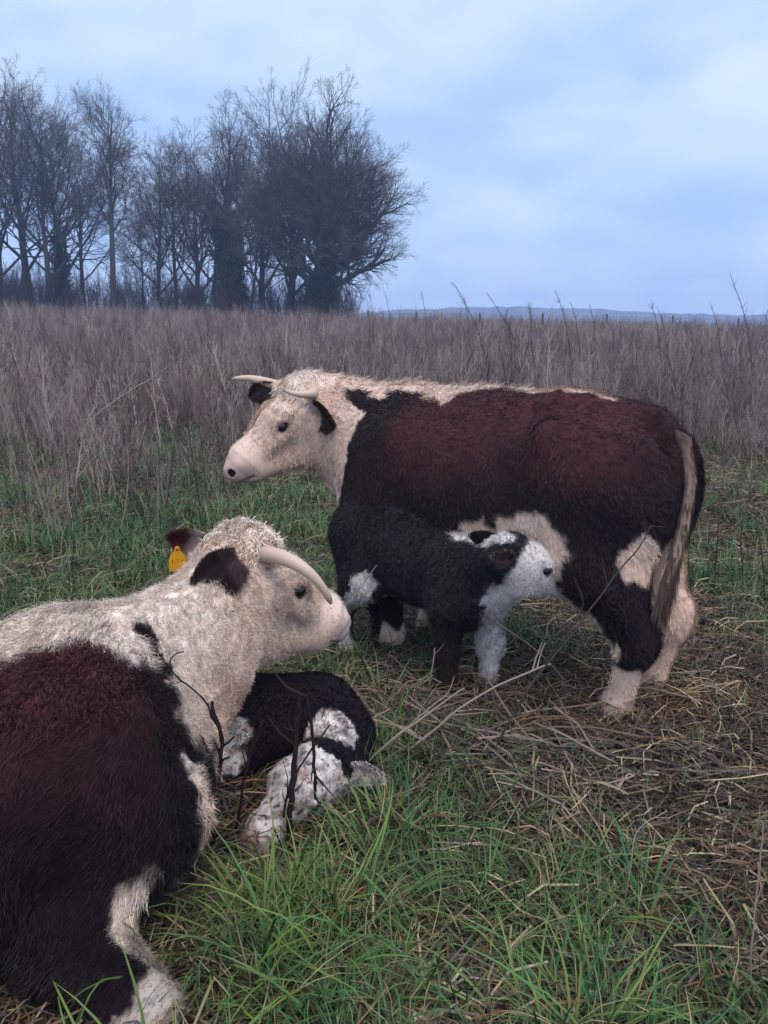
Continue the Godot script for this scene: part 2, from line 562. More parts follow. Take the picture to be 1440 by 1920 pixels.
		# belly and flank fold
		w = maxf(w, smoothstep(-0.01, 0.01, 0.575 + 0.05 * sin(p.x * 9.0) - p.y) * smoothstep(0.42, 0.36, p.x) * smoothstep(-0.40, -0.34, p.x))
		w = maxf(w, smoothstep(-0.01, 0.01, minf(cap(p, Vector3(-0.09, 0.74, -0.32), Vector3(-0.34, 0.73, -0.30), 0.09, 0.145), -cap(p, Vector3(-0.13, 0.85, -0.33), Vector3(-0.15, 0.77, -0.33), 0.035, 0.025))))
		w = maxf(w, smoothstep(-0.01, 0.01, cap(p, Vector3(-0.33, 0.69, -0.30), Vector3(-0.46, 0.53, -0.27), 0.085, 0.03)))
		# legs
		w = maxf(w, smoothstep(-0.008, 0.008, (0.31 if p.x < 0.0 else 0.2) - p.y + (0.09 if p.x > -0.66 and p.x < 0.0 else 0.0)))
		if p.x < -0.3 and p.z < 0.05:
			w = maxf(w, smoothstep(-0.006, 0.006, cap(p, Vector3(-0.39, 0.62, -0.27), Vector3(-0.60, 0.36, -0.25), 0.05, 0.05)))
			w = maxf(w, smoothstep(-0.006, 0.006, ball(p * Vector3(1, 0.9, 1), Vector3(-0.745, 0.66, -0.23), 0.084)))
			if p.x < -0.66 and p.z > -0.12: w = maxf(w, smoothstep(0.80, 0.76, p.y))
		elif p.x < -0.3:
			w = maxf(w, smoothstep(0.74, 0.70, p.y) * smoothstep(-0.58, -0.64, p.x))
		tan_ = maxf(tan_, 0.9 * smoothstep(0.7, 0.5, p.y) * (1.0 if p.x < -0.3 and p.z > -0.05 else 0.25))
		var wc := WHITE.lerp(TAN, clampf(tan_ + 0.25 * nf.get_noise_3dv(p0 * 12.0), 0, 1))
		if in_head(h, k, 0.0):
			var q := inv * p0 / k
			var pink := smoothstep(0.42, 0.475, q.x)
			wc = wc.lerp(Color(0.50, 0.32, 0.285), pink * 0.75)
			var az := absf(q.z)
			var de := Vector2(q.x - 0.195, q.y + 0.088).length()
			if az > 0.07: wc = wc.lerp(Color(0.30, 0.17, 0.15), smoothstep(0.046, 0.028, de) * 0.85)
			if q.distance_to(Vector3(0.515, -0.102, 0.052 * signf(q.z))) < 0.022: wc = Color(0.03, 0.015, 0.015)
			if q.x > 0.44 and absf(q.y + 0.170 + (0.5 - q.x) * 0.15) < 0.006: wc = wc.lerp(Color(0.10, 0.06, 0.06), 0.7)  # shade of the mouth slit, painted in as a darker line
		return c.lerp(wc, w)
	var sk := skin(t, "body", f, Vector3(-1.02, 0.0, -0.62), Vector3(1.15, 1.42, 0.48), 0.0135, T, k, 0.006, colour, skin_mat, 0.003)
	# head fittings
	for s in [-1.0, 1.0]:
		eye(t, T * (Vector3(0.196, -0.088, 0.092 * s) * k), 0.030 * k)
	horn(t, [T * Vector3(0.01, -0.055, 0.08), W * at(492, 712, 4.24), W * at(462, 704, 4.22), W * at(434, 711, 4.12)], 0.029, 0.006, horn_mat)
	horn(t, [T * Vector3(0.0, -0.06, -0.08), W * at(606, 730, 3.93), W * at(572, 752, 3.86), W * at(527, 729, 3.88)], 0.031, 0.006, horn_mat)
	var ec := func(u: float, s: float, inner: bool) -> Color:
		var dk := Color(0.05, 0.02, 0.022)
		return dk.lerp(Color(0.30, 0.2, 0.18), (1.0 - absf(s)) * 0.4) if inner else dk
	var e1 := ear(t, T * Vector3(0.035, -0.115, -0.115), T.basis * Vector3(0.20, -0.45, -0.85), T.basis * Vector3(0.8, 0.1, -0.5), 0.17, 0.125, ec, skin_mat)
	var e2 := ear(t, W * at(514, 728, 4.19), W.basis * Vector3(-0.85, -0.30, -0.25), W.basis * Vector3(-0.1, -0.25, 0.95), 0.15, 0.11, ec, skin_mat)
	# tail
	var tb := MB.new()
	var tp := [Vector3(-0.66, 1.215, 0.0), Vector3(-0.775, 1.16, -0.01), Vector3(-0.815, 1.02, -0.03), Vector3(-0.82, 0.85, -0.07), Vector3(-0.81, 0.70, -0.12), Vector3(-0.80, 0.56, -0.17)]
	var tc := [DARK * 1.6, Color(0.10, 0.06, 0.05), Color(0.22, 0.16, 0.13), Color(0.28, 0.2, 0.16), Color(0.36, 0.26, 0.21), Color(0.36, 0.26, 0.21)]
	tb.tube(tp, [0.040, 0.034, 0.028, 0.022, 0.019, 0.015], 10, Color.WHITE, tc)
	put("tail", tb.mesh(), skin_mat, t)
	for s in [-1.0, 1.0]:
		hoof(t, Vector3(-0.605, 0.0, 0.18 * s), Vector3(1, 0, 0), 0.062, hoof_mat)
		hoof(t, Vector3(0.54, 0.0, 0.15 * s), Vector3(1, 0, 0), 0.062, hoof_mat)
	var ub := MB.new()
	for s in [-1.0, 1.0]:
		for q in 2:
			var o := Vector3(-0.40 + q * 0.10, 0.50, 0.03 + 0.05 * s)
			ub.tube([o, o - Vector3(0, 0.03, 0), o - Vector3(0, 0.065, 0)], [0.014, 0.013, 0.009], 8, Color(0.45, 0.28, 0.24))
	put("teats", ub.mesh(), skin_mat, t)
	if HAIR > 0.0:
		coat_standing(t, sk, e1, e2, tp, T, k)

# ------------------------------------------------------------------ the lying cow
func cow_lying() -> void:
	var t := thing("cow", "cow with yellow ear tag and curved horn lying beside a newborn calf", "cow", Vector3(-0.86, 0.0, -2.08), deg_to_rad(35.0), "grown cows")
	var W := t.transform.affine_inverse()
	var T := frame(W * at(465, 1000, 2.76), W.basis * Vector3(0.614, -0.574, -0.555))
	var k := 1.08
	var f := Field.new()
	f.bone(Vector3(0.0, 0.44, 0), Vector3(-0.5, 0.415, 0), 0.350, 0.39, 0.08, 1.12)
	f.bone(Vector3(-0.5, 0.415, 0), Vector3(-1.05, 0.42, 0), 0.39, 0.38, 0.08, 1.2)
	f.bone(Vector3(0.0, 0.745, 0), Vector3(-0.6, 0.73, 0), 0.06, 0.065, 0.12)
	f.bone(Vector3(-0.6, 0.73, 0), Vector3(-1.25, 0.71, 0), 0.07, 0.09, 0.12)
	f.bone(Vector3(-1.05, 0.46, 0), Vector3(-1.35, 0.45, 0), 0.38, 0.26, 0.10)
	f.bone(Vector3(0.20, 0.40, 0), Vector3(0.16, 0.24, 0.02), 0.20, 0.17, 0.10)
	for s in [-1.0, 1.0]:
		f.bone(Vector3(-0.04, 0.62, 0.20 * s), Vector3(0.13, 0.42, 0.26 * s), 0.15, 0.145, 0.10, 0.85)
		f.bone(Vector3(0.12, 0.40, 0.27 * s), Vector3(-0.06, 0.24, 0.33 * s), 0.14, 0.12, 0.07)
		f.bone(Vector3(-0.12, 0.20, 0.38 * s), Vector3(0.0, 0.09, 0.58 * s), 0.11, 0.085, 0.05)
		f.bone(Vector3(0.0, 0.08, 0.58 * s), Vector3(-0.28, 0.05, 0.54 * s), 0.065, 0.045, 0.03)
		f.bone(Vector3(-0.95, 0.36, 0.34 * s), Vector3(-0.72, 0.22, 0.46 * s), 0.24, 0.15, 0.1)
		f.bone(Vector3(-0.72, 0.18, 0.48 * s), Vector3(-1.05, 0.10, 0.46 * s), 0.10, 0.07, 0.06)
	var hb := T * Vector3(0.02, -0.19, 0)
	var nax := (Vector3(0, 0, 1) + T.basis.z).normalized()
	var mid := Vector3(0.14, 0.60, 0).lerp(hb, 0.55) + Vector3(0.02, -0.06, 0.0)
	f.bone(Vector3(0.06, 0.56, 0), mid, 0.26, 0.175, 0.10, 0.80, nax)
	f.bone(mid, hb, 0.175, 0.125, 0.06, 0.72, nax)
	f.bone(mid + Vector3(0.02, -0.06, 0), T * Vector3(0.11, -0.27, 0), 0.12, 0.085, 0.08, 0.8, nax)
	f.bone(Vector3(0.0, 0.75, 0), mid + Vector3(-0.05, 0.065, 0), 0.06, 0.06, 0.12)
	f.bone(mid + Vector3(-0.05, 0.065, 0), T * Vector3(-0.01, -0.15, 0), 0.06, 0.06, 0.08)
	f.bone(Vector3(0.24, 0.34, 0), T * Vector3(0.10, -0.28, 0), 0.14, 0.06, 0.12, 0.7, nax)
	f.bone(T * Vector3(0.08, -0.285, 0), T * Vector3(0.24, -0.29, 0), 0.092, 0.072, 0.06)
	head_bones(f, T, k)
	var inv := T.affine_inverse()
	var n0 := W * at(290, 1215, 2.25)
	var n1 := W * at(375, 1340, 2.3)
	var wedge0 := W * at(266, 1165, 2.22)
	var wedge1 := W * at(300, 1250, 2.12)
	var stripe0 := W * at(345, 1440, 1.93)
	var stripe1 := W * at(400, 1550, 1.95)
	var colour := func(p0: Vector3, _n: Vector3) -> Color:
		var p := wob(p0, 0.04, 7.0)
		p = wob(p, 0.014, 26.0)
		var h := inv * p
		var redness := smoothstep(0.40, 0.84, p.y + 0.16 * nz.get_noise_3dv(p0 * 2.5) + 0.06 * nf.get_noise_3dv(p0 * Vector3(4, 14, 4)))
		var c := DARK.lerp(Color(0.090, 0.031, 0.029), clampf(redness * 0.95 + 0.06, 0, 1))
		c = c.lerp(DARK, 0.8 * smoothstep(0.10, 0.19, p.x) * smoothstep(-0.1, 0.1, p.z + 0.2))
		var w := 0.0
		# neck and head: everything ahead of the slanting line from the withers to the brisket
		w = maxf(w, smoothstep(-0.012, 0.012, (p.x - 0.245) - (p.y - 0.66) * -0.35 + 0.22 * maxf(0.0, p.y - 0.75)))
		if p.y < 0.5: w = minf(w, smoothstep(0.33, 0.36, p.x))
		if in_head(h, k, -0.1): w = 1.0
		# crest of the neck and the back
		w = maxf(w, smoothstep(-0.012, 0.012, 0.088 + 0.05 * smoothstep(0.0, 0.3, p.x) - Vector2(maxf(0.0, 0.81 - p.y), p.z * 0.70).length()))
		if cap(p, wedge0, wedge1, 0.022, 0.035) > 0.0 and p.z > 0.0: w = 0.0
		# brisket and elbow
		w = maxf(w, smoothstep(-0.008, 0.008, cap(p, stripe0, stripe1, 0.025, 0.06)))
		w = maxf(w, smoothstep(-0.008, 0.008, cap(p, Vector3(0.09, 0.17, 0.47), Vector3(0.21, 0.27, 0.42), 0.06, 0.045)))
		w = maxf(w, smoothstep(-0.01, 0.01, cap(p, Vector3(0.36, 0.50, 0.08), Vector3(0.33, 0.16, 0.14), 0.04, 0.12)))
		w = maxf(w, smoothstep(-0.01, 0.01, cap(p, Vector3(0.04, 0.31, 0.46), Vector3(0.07, 0.18, 0.48), 0.065, 0.085)) * (1.0 if ball(p, Vector3(0.13, 0.22, 0.46), 0.03) < 0.0 else 0.0))
		w = maxf(w, smoothstep(-0.008, 0.008, cap(p, Vector3(0.03, 0.18, 0.48), Vector3(-0.06, 0.10, 0.50), 0.03, 0.03)))
		w = maxf(w, smoothstep(-0.008, 0.008, ball(p, Vector3(0.03, 0.08, 0.62), 0.105)))
		w = maxf(w, smoothstep(0.10, 0.08, p.y))
		var tan_ := 0.75 * smoothstep(0.62, 0.30, p.y) + 0.55 * smoothstep(0.0, -0.10, h.y) * smoothstep(-0.25, 0.05, h.x)
		if p.y < 0.2 and p.z > 0.4: w *= 0.55
		var wc := WHITE.lerp(TAN, clampf(tan_ * (1.0 if p.x > 0.22 else 0.25) + 0.30 * nf.get_noise_3dv(p0 * 11.0), 0, 1))
		if in_head(h, k, 0.0):
			var q := inv * p0 / k
			wc = wc.lerp(Color(0.54, 0.42, 0.40), smoothstep(0.43, 0.48, q.x) * 0.8)
			var de := Vector2(q.x - 0.195, q.y + 0.088).length()
			if absf(q.z) > 0.07: wc = wc.lerp(Color(0.30, 0.17, 0.15), smoothstep(0.046, 0.028, de) * 0.85)
			if q.distance_to(Vector3(0.515, -0.102, 0.052 * signf(q.z))) < 0.022: wc = Color(0.05, 0.02, 0.025)
			if q.x > 0.44 and absf(q.y + 0.170 + (0.5 - q.x) * 0.15) < 0.006: wc = wc.lerp(Color(0.10, 0.06, 0.06), 0.7)  # mouth slit: its shade is put into the colour here too
		return c.lerp(wc, w)
	var sk := skin(t, "body", f, Vector3(-1.68, 0.0, -0.72), Vector3(0.95, 1.16, 0.72), 0.0135, T, k, 0.0055, colour, skin_mat, 0.004)
	for s in [-1.0, 1.0]:
		eye(t, T * (Vector3(0.196, -0.088, 0.093 * s) * k), 0.031 * k)
	horn(t, [W * at(476, 1038, 2.69), W * at(532, 1036, 2.57), W * at(594, 1066, 2.56), W * at(621, 1132, 2.62)], 0.030, 0.010, horn_mat)
	horn(t, [T * Vector3(0.015, -0.045, -0.085), T * Vector3(0.07, 0.0, -0.19), T * Vector3(0.19, 0.02, -0.25), T * Vector3(0.28, -0.03, -0.20)], 0.031, 0.011, horn_mat)
	var ec := func(u: float, s: float, inner: bool) -> Color:
		if inner: return Color(0.035, 0.02, 0.022).lerp(Color(0.32, 0.2, 0.19), clampf((1.0 - absf(s)) * 0.3 + (0.35 if u < 0.3 else 0.0), 0, 1))
		return Color(0.06, 0.022, 0.02)
	var ec2 := func(u: float, s: float, inner: bool) -> Color:
		return Color(0.55, 0.40, 0.34).lerp(Color(0.11, 0.025, 0.025), smoothstep(0.50, 0.66, u + 0.12 * s))
	var e1 := ear(t, W * at(452, 1048, 2.53), W.basis * Vector3(-0.75, -0.48, 0.42), W.basis * Vector3(0.55, -0.12, 0.8), 0.165, 0.15, ec, skin_mat)
	var e2 := ear(t, T * Vector3(-0.01, -0.10, -0.10), W.basis * Vector3(-0.93, 0.14, -0.25), W.basis * Vector3(0.25, -0.25, 0.95), 0.20, 0.13, ec2, skin_mat)
	# yellow tag in the far ear
	var ym := mat(0.45, Color(0.86, 0.60, 0.02), 0.5)
	var tagp := at(333, 1044, 2.82)
	var b := MB.new()
	var outline := PackedVector2Array()
	for i in 13:
		var a := PI * i / 12.0
		outline.append(Vector2(cos(a) * 0.0085, 0.028 + sin(a) * 0.010))
	outline.append(Vector2(-0.010, 0.020)); outline.append(Vector2(-0.024, 0.006)); outline.append(Vector2(-0.030, -0.010)); outline.append(Vector2(-0.031, -0.050))
	outline.append(Vector2(0.031, -0.050)); outline.append(Vector2(0.030, -0.010)); outline.append(Vector2(0.024, 0.006)); outline.append(Vector2(0.010, 0.020))
	var tris := Geometry2D.triangulate_polygon(outline)
	for side in 2:
		var zz := 0.0018 if side == 0 else -0.0018
		var o0 := b.v.size()
		for q in outline: b.add(Vector3(q.x, q.y, zz), Vector3(0, 0, signf(zz)))
		for i in range(0, tris.size(), 3): b.tri(o0 + tris[i], o0 + tris[i + 1], o0 + tris[i + 2])
	for i in outline.size():
		var q0 := outline[i]
		var q1 := outline[(i + 1) % outline.size()]
		var nn := Vector3(q1.y - q0.y, q0.x - q1.x, 0).normalized()
		if nn.dot(Vector3(q0.x, q0.y, 0)) < 0.0: nn = -nn
		b.quad(b.add(Vector3(q0.x, q0.y, 0.0018), nn), b.add(Vector3(q1.x, q1.y, 0.0018), nn), b.add(Vector3(q1.x, q1.y, -0.0018), nn), b.add(Vector3(q0.x, q0.y, -0.0018), nn))
	var tg := put("ear_tag", b.mesh(), ym, t)
	tg.transform = W * Transform3D(Basis(Vector3.UP, deg_to_rad(12.0)), tagp)
	tg.set_meta("label", "yellow plastic ear tag")
	var sb := SphereMesh.new()
	sb.radius = 0.0055; sb.height = 0.006; sb.radial_segments = 12; sb.rings = 6
	var stud := put("stud", sb, mat(0.5, Color(0.30, 0.17, 0.03)), tg)
	stud.position = Vector3(0, 0.026, 0.0025)
	for q in [["E", -0.017, 0.016], ["T", 0.0, 0.016], ["I", 0.015, 0.016]]:
		var tm := TextMesh.new()
		var fo := SystemFont.new()
		fo.font_names = PackedStringArray(["Droid Sans"])
		tm.font = fo
		tm.text = q[0]
		tm.font_size = 20
		tm.pixel_size = 0.0008
		tm.depth = 0.0006
		var l := put("print", tm, mat(0.7, Color(0.42, 0.25, 0.04)), tg)
		l.position = Vector3(q[1], -0.016, 0.0021)
	for s in [-1.0, 1.0]:
		hoof(t, Vector3(-0.32, 0.02, 0.54 * s), Vector3(-1, 0, 0), 0.05, hoof_mat)
	if HAIR > 0.0:
		coat_lying(t, sk, e1, e2, T, k)

# ------------------------------------------------------------------ the calf that drinks
func calf_head(f: Field, T: Transform3D, k: float) -> void:
	var ax := T.basis.z
	var hb = func(p: Vector3, q: Vector3, r0: float, r1: float, sm := 0.03, w := 1.0, sub := false):
		f.bone(T * (p * k), T * (q * k), r0 * k, r1 * k, sm * k, w, ax, sub)
	hb.call(Vector3(0.04, -0.12, 0), Vector3(0.18, -0.11, 0), 0.125, 0.108, 0.05, 1.0)
	hb.call(Vector3(0.16, -0.105, 0), Vector3(0.37, -0.115, 0), 0.092, 0.066, 0.05, 0.9)
	hb.call(Vector3(0.38, -0.13, 0), Vector3(0.43, -0.135, 0), 0.074, 0.058, 0.03, 1.12)
	hb.call(Vector3(0.13, -0.20, 0), Vector3(0.36, -0.175, 0), 0.085, 0.05, 0.05, 1.05)
	for s in [-1.0, 1.0]:
		hb.call(Vector3(0.155, -0.06, 0.08 * s), Vector3(0.20, -0.065, 0.08 * s), 0.04, 0.034, 0.03)
		hb.call(Vector3(0.19, -0.10, 0.130 * s), Vector3(0.205, -0.10, 0.130 * s), 0.026, 0.024, 0.015, 1.0, true)
		hb.call(Vector3(0.158, -0.094, 0.108 * s), Vector3(0.197, -0.072, 0.113 * s), 0.011, 0.013, 0.01)
		hb.call(Vector3(0.197, -0.072, 0.113 * s), Vector3(0.238, -0.094, 0.100 * s), 0.013, 0.010, 0.01)
		hb.call(Vector3(0.475, -0.11, 0.045 * s), Vector3(0.455, -0.118, 0.050 * s), 0.016, 0.010, 0.012, 1.0, true)

func calf_standing() -> void:
	var t := thing("calf", "black curly calf with white face drinking from the standing cow", "calf", Vector3(0.165, 0.0, -3.60), deg_to_rad(-46.0), "young calves")
	t.scale = Vector3.ONE * 1.09
	var W := t.transform.affine_inverse()
	var T := frame(W * at(970, 1004, 3.16), W.basis * Vector3(0.90, -0.42, -0.18), W.basis * Vector3(-0.35, 1.0, 0.12))
	var k := 0.66
	var f := Field.new()
	f.bone(Vector3(0.22, 0.50, 0), Vector3(-0.02, 0.535, 0), 0.165, 0.170, 0.05, 0.78)
	f.bone(Vector3(-0.02, 0.535, 0), Vector3(-0.27, 0.61, 0), 0.170, 0.170, 0.05, 0.80)
	f.bone(Vector3(-0.27, 0.62, 0), Vector3(-0.31, 0.61, 0), 0.165, 0.13, 0.05, 0.85)
	f.bone(Vector3(0.24, 0.63, 0), Vector3(-0.30, 0.75, 0), 0.035, 0.035, 0.07)
	for s in [-1.0, 1.0]:
		f.bone(Vector3(-0.28, 0.60, 0.08 * s), Vector3(-0.20, 0.42, 0.11 * s), 0.13, 0.085, 0.05, 0.75)
		f.bone(Vector3(-0.33, 0.58, 0.07 * s), Vector3(-0.32, 0.42, 0.09 * s), 0.09, 0.06, 0.05, 0.8)
		f.bone(Vector3(-0.23, 0.43, 0.11 * s), Vector3(-0.37, 0.26, 0.105 * s), 0.078, 0.043, 0.04, 0.9)
		f.bone(Vector3(-0.375, 0.27, 0.105 * s), Vector3(-0.345, 0.08, 0.10 * s), 0.037, 0.030, 0.03)
		f.bone(Vector3(-0.345, 0.08, 0.10 * s), Vector3(-0.325, 0.03, 0.10 * s), 0.033, 0.036, 0.02)
		f.bone(Vector3(0.20, 0.56, 0.09 * s), Vector3(0.26, 0.45, 0.11 * s), 0.09, 0.09, 0.05, 0.8)
	# near foreleg straight, far one set forward
	f.bone(Vector3(0.24, 0.42, 0.10), Vector3(0.225, 0.24, 0.10), 0.072, 0.045, 0.04)
	f.bone(Vector3(0.225, 0.25, 0.10), Vector3(0.245, 0.07, 0.10), 0.043, 0.032, 0.03)
	f.bone(Vector3(0.245, 0.08, 0.10), Vector3(0.265, 0.03, 0.10), 0.033, 0.037, 0.02)
	f.bone(Vector3(0.26, 0.42, -0.08), Vector3(0.30, 0.24, -0.08), 0.07, 0.045, 0.04)
	f.bone(Vector3(0.30, 0.25, -0.08), Vector3(0.29, 0.07, -0.08), 0.042, 0.031, 0.03)
	f.bone(Vector3(0.29, 0.08, -0.08), Vector3(0.31, 0.03, -0.08), 0.033, 0.037, 0.02)
	var hb := T * (Vector3(0.02, -0.14, 0) * k)
	f.bone(Vector3(0.24, 0.52, 0), hb, 0.135, 0.085, 0.05, 0.8)
	f.bone(Vector3(0.27, 0.43, 0), T * (Vector3(0.12, -0.25, 0) * k), 0.10, 0.05, 0.06, 0.8)
	calf_head(f, T, k)
	var inv := T.affine_inverse()
	var colour := func(p0: Vector3, _n: Vector3) -> Color:
		var p := wob(p0, 0.022, 12.0)
		p = wob(p, 0.008, 40.0)
		var h := inv * p
		var c := Color(0.021, 0.0195, 0.0205).lerp(Color(0.03, 0.018, 0.016), clampf(smoothstep(0.5, 0.2, p.y) * 0.8 + 0.2 * nf.get_noise_3dv(p0 * 8.0), 0, 1))
		var w := smoothstep(-0.02, 0.0, h.x - 0.015 - maxf(0.0, h.y + 0.06) * 0.5)
		if not in_head(h, k, -0.02): w = 0.0
		w = maxf(w, smoothstep(-0.006, 0.006, cap(p, T * Vector3(0.06, -0.20, 0.0), Vector3(0.37, 0.38, -0.03), 0.045, 0.075)))       # throat and chest
		w = maxf(w, smoothstep(-0.006, 0.006, cap(p, Vector3(0.36, 0.37, -0.04), Vector3(0.29, 0.06, -0.10), 0.08, 0.06)))
		w = maxf(w, smoothstep(-0.005, 0.005, cap(p, Vector3(0.20, 0.67, 0.0), T * Vector3(-0.04, -0.03, 0), 0.042, 0.04)))           # mane
		w = maxf(w, smoothstep(0.085, 0.075, p.y))
		w = maxf(w, smoothstep(-0.006, 0.006, cap(p, Vector3(0.14, 0.35, 0), Vector3(-0.16, 0.40, 0.03), 0.05, 0.055)))
		w = maxf(w, smoothstep(-0.006, 0.006, cap(p, Vector3(-0.15, 0.44, 0.17), Vector3(-0.31, 0.24, 0.14), 0.052, 0.036)))
		w = maxf(w, smoothstep(-0.006, 0.006, cap(p, Vector3(-0.33, 0.22, 0.135), Vector3(-0.345, 0.05, 0.12), 0.026, 0.05)))
		var wc := CALFWHITE.lerp(Color(0.40, 0.36, 0.35), clampf(0.2 + 0.5 * nf.get_noise_3dv(p0 * 14.0), 0, 1))
		if in_head(h, k, 0.0):
			var q := h / k
			wc = wc.lerp(Color(0.30, 0.20, 0.20), smoothstep(0.40, 0.45, q.x) * 0.7)
			var de := Vector2(q.x - 0.197, q.y + 0.10).length()
			if absf(q.z) > 0.07: wc = wc.lerp(Color(0.06, 0.04, 0.04), smoothstep(0.045, 0.025, de) * 0.85)
		return c.lerp(wc, w)
	var sk := skin(t, "body", f, Vector3(-0.52, 0.0, -0.36), Vector3(0.78, 0.86, 0.30), 0.0085, T, k, 0.0042, colour, skin_mat, 0.004)
	for s in [-1.0, 1.0]:
		eye(t, T * (Vector3(0.197, -0.098, 0.093 * s) * k), 0.026 * k)
	var ec := func(u: float, s: float, inner: bool) -> Color:
		return Color(0.02, 0.014, 0.014) if not inner else Color(0.10, 0.07, 0.07)
	var e1 := ear(t, T * (Vector3(-0.01, -0.10, 0.11) * k), T.basis * Vector3(-0.85, -0.10, 0.55), T.basis * Vector3(0.5, 0.1, 0.8), 0.115, 0.06, ec, skin_mat)
	var e2 := ear(t, T * (Vector3(-0.01, -0.10, -0.11) * k), T.basis * Vector3(-0.85, -0.10, -0.55), T.basis * Vector3(0.5, 0.1, -0.8), 0.115, 0.06, ec, skin_mat)
	var tb := MB.new()
	tb.tube([Vector3(-0.39, 0.72, 0), Vector3(-0.435, 0.65, 0.0), Vector3(-0.44, 0.5, 0.01), Vector3(-0.43, 0.36, 0.02)], [0.024, 0.02, 0.016, 0.014], 8, DARK)
	put("tail", tb.mesh(), skin_mat, t)
	for q in [Vector3(-0.32, 0, 0.10), Vector3(-0.32, 0, -0.10), Vector3(0.27, 0, 0.10), Vector3(0.315, 0, -0.08)]:
		hoof(t, q, Vector3(1, 0, 0), 0.036, hoof_mat)
	if HAIR > 0.0:
		coat_calf(t, sk, e1, e2, T, k, 2000)

# ------------------------------------------------------------------ the newborn in the grass
func calf_lying() -> void:
	var t := thing("calf", "black and white newborn calf curled up in the grass with a pink nose", "calf", on_ground(528, 1500) * Vector3(1, 0, 1) + Vector3(0.01, 0.02, -0.10), deg_to_rad(8.0), "young calves")
	var W := t.transform.affine_inverse()
	var T := frame(W * at(606, 1390, 2.52), W.basis * Vector3(-0.58, -0.38, 0.62), W.basis * Vector3(-0.1, 1.0, 0.35))
	var k := 0.82
	var f := Field.new()
	f.bone(Vector3(-0.12, 0.19, -0.06), Vector3(0.10, 0.19, -0.06), 0.165, 0.165, 0.05)
	f.bone(Vector3(-0.12, 0.19, -0.06), Vector3(-0.22, 0.15, -0.02), 0.15, 0.11, 0.05)
	f.bone(Vector3(-0.13, 0.20, 0.0), Vector3(-0.23, 0.10, 0.12), 0.11, 0.065, 0.05)                    # thigh
	f.bone(Vector3(-0.23, 0.09, 0.12), Vector3(-0.20, 0.05, -0.02), 0.055, 0.035, 0.03)
	f.bone(Vector3(-0.20, 0.045, 0.0), Vector3(-0.16, 0.04, 0.22), 0.034, 0.028, 0.03)
	f.bone(Vector3(0.12, 0.19, -0.05), Vector3(0.19, 0.16, 0.03), 0.14, 0.11, 0.05)                      # shoulder, neck turns back
	f.bone(Vector3(0.19, 0.17, 0.02), T * (Vector3(0.03, -0.13, 0) * k), 0.10, 0.08, 0.05)
	f.bone(Vector3(0.18, 0.10, 0.08), Vector3(0.28, 0.085, 0.20), 0.06, 0.045, 0.04)                       # forelegs
	f.bone(Vector3(0.28, 0.08, 0.20), Vector3(0.10, 0.04, 0.25), 0.04, 0.03, 0.03)
	calf_head(f, T, k)
	var inv := T.affine_inverse()
	var nape := W * at(622, 1374, 2.62)
	var hind := W * at(448, 1372, 2.61)
	var colour := func(p0: Vector3, _n: Vector3) -> Color:
		var p := wob(p0, 0.02, 14.0)
		p = wob(p, 0.008, 40.0)
		var h := inv * p
		var c := Color(0.0125, 0.011, 0.012)
		var w := 0.0
		if in_head(h, k, 0.03 * k) and h.y > -0.24 * k and absf(h.z) < 0.16 * k: w = 1.0
		w = maxf(w, smoothstep(-0.006, 0.006, ball(p, nape, 0.085)))
		w = maxf(w, smoothstep(-0.006, 0.006, cap(p, hind, hind + Vector3(-0.03, -0.10, 0.03), 0.045, 0.03)))
		w = maxf(w, smoothstep(0.115, 0.10, p.y) * smoothstep(0.06, 0.12, p.z) * smoothstep(-0.02, 0.02, p.x))
		var wc := CALFWHITE.lerp(Color(0.27, 0.20, 0.18), clampf(0.42 + 1.0 * nf.get_noise_3dv(p0 * 20.0), 0, 1))
		wc = wc.lerp(Color(0.10, 0.075, 0.07), smoothstep(0.25, 0.5, nf.get_noise_3dv(p0 * 34.0 + Vector3(9, 0, 0))))
		if in_head(h, k, 0.0):
			var q := h / k
			wc = wc.lerp(Color(0.44, 0.19, 0.21), smoothstep(0.41, 0.445, q.x) * 0.9)
			var de := Vector2(q.x - 0.197, q.y + 0.10).length()
			if absf(q.z) > 0.07: wc = wc.lerp(Color(0.05, 0.04, 0.045), smoothstep(0.05, 0.025, de) * 0.85)
			wc = wc.lerp(Color(0.42, 0.22, 0.18), 0.7 * smoothstep(0.05, 0.0, q.distance_to(Vector3(0.16, 0.0, -0.03))))
		return c.lerp(wc, w)
	var sk := skin(t, "body", f, Vector3(-0.42, 0.0, -0.30), Vector3(0.42, 0.46, 0.44), 0.0085, T, k, 0.0042, colour, skin_mat, 0.004)
	for s in [-1.0, 1.0]:
		eye(t, T * (Vector3(0.197, -0.098, 0.100 * s) * k), 0.025 * k)
	var ec := func(u: float, s: float, inner: bool) -> Color:
		return Color(0.62, 0.56, 0.52)
	var e1 := ear(t, T * (Vector3(0.0, -0.10, 0.11) * k), T.basis * Vector3(-0.35, -0.15, 0.8), T.basis * Vector3(0.7, 0.5, 0.4), 0.075, 0.05, ec, skin_mat)
	var e2 := ear(t, T * (Vector3(0.0, -0.10, -0.11) * k), T.basis * Vector3(-0.35, -0.15, -0.8), T.basis * Vector3(0.7, 0.5, -0.4), 0.11, 0.065, ec, skin_mat)
	for q in [Vector3(-0.155, 0.02, 0.24), Vector3(0.04, 0.015, 0.255)]:
		hoof(t, q, Vector3(0.3, 0, 1).normalized(), 0.032, hoof_mat)
	if HAIR > 0.0:
		coat_calf(t, sk, e1, e2, T, k, 2600)
const HAIR := 1.0

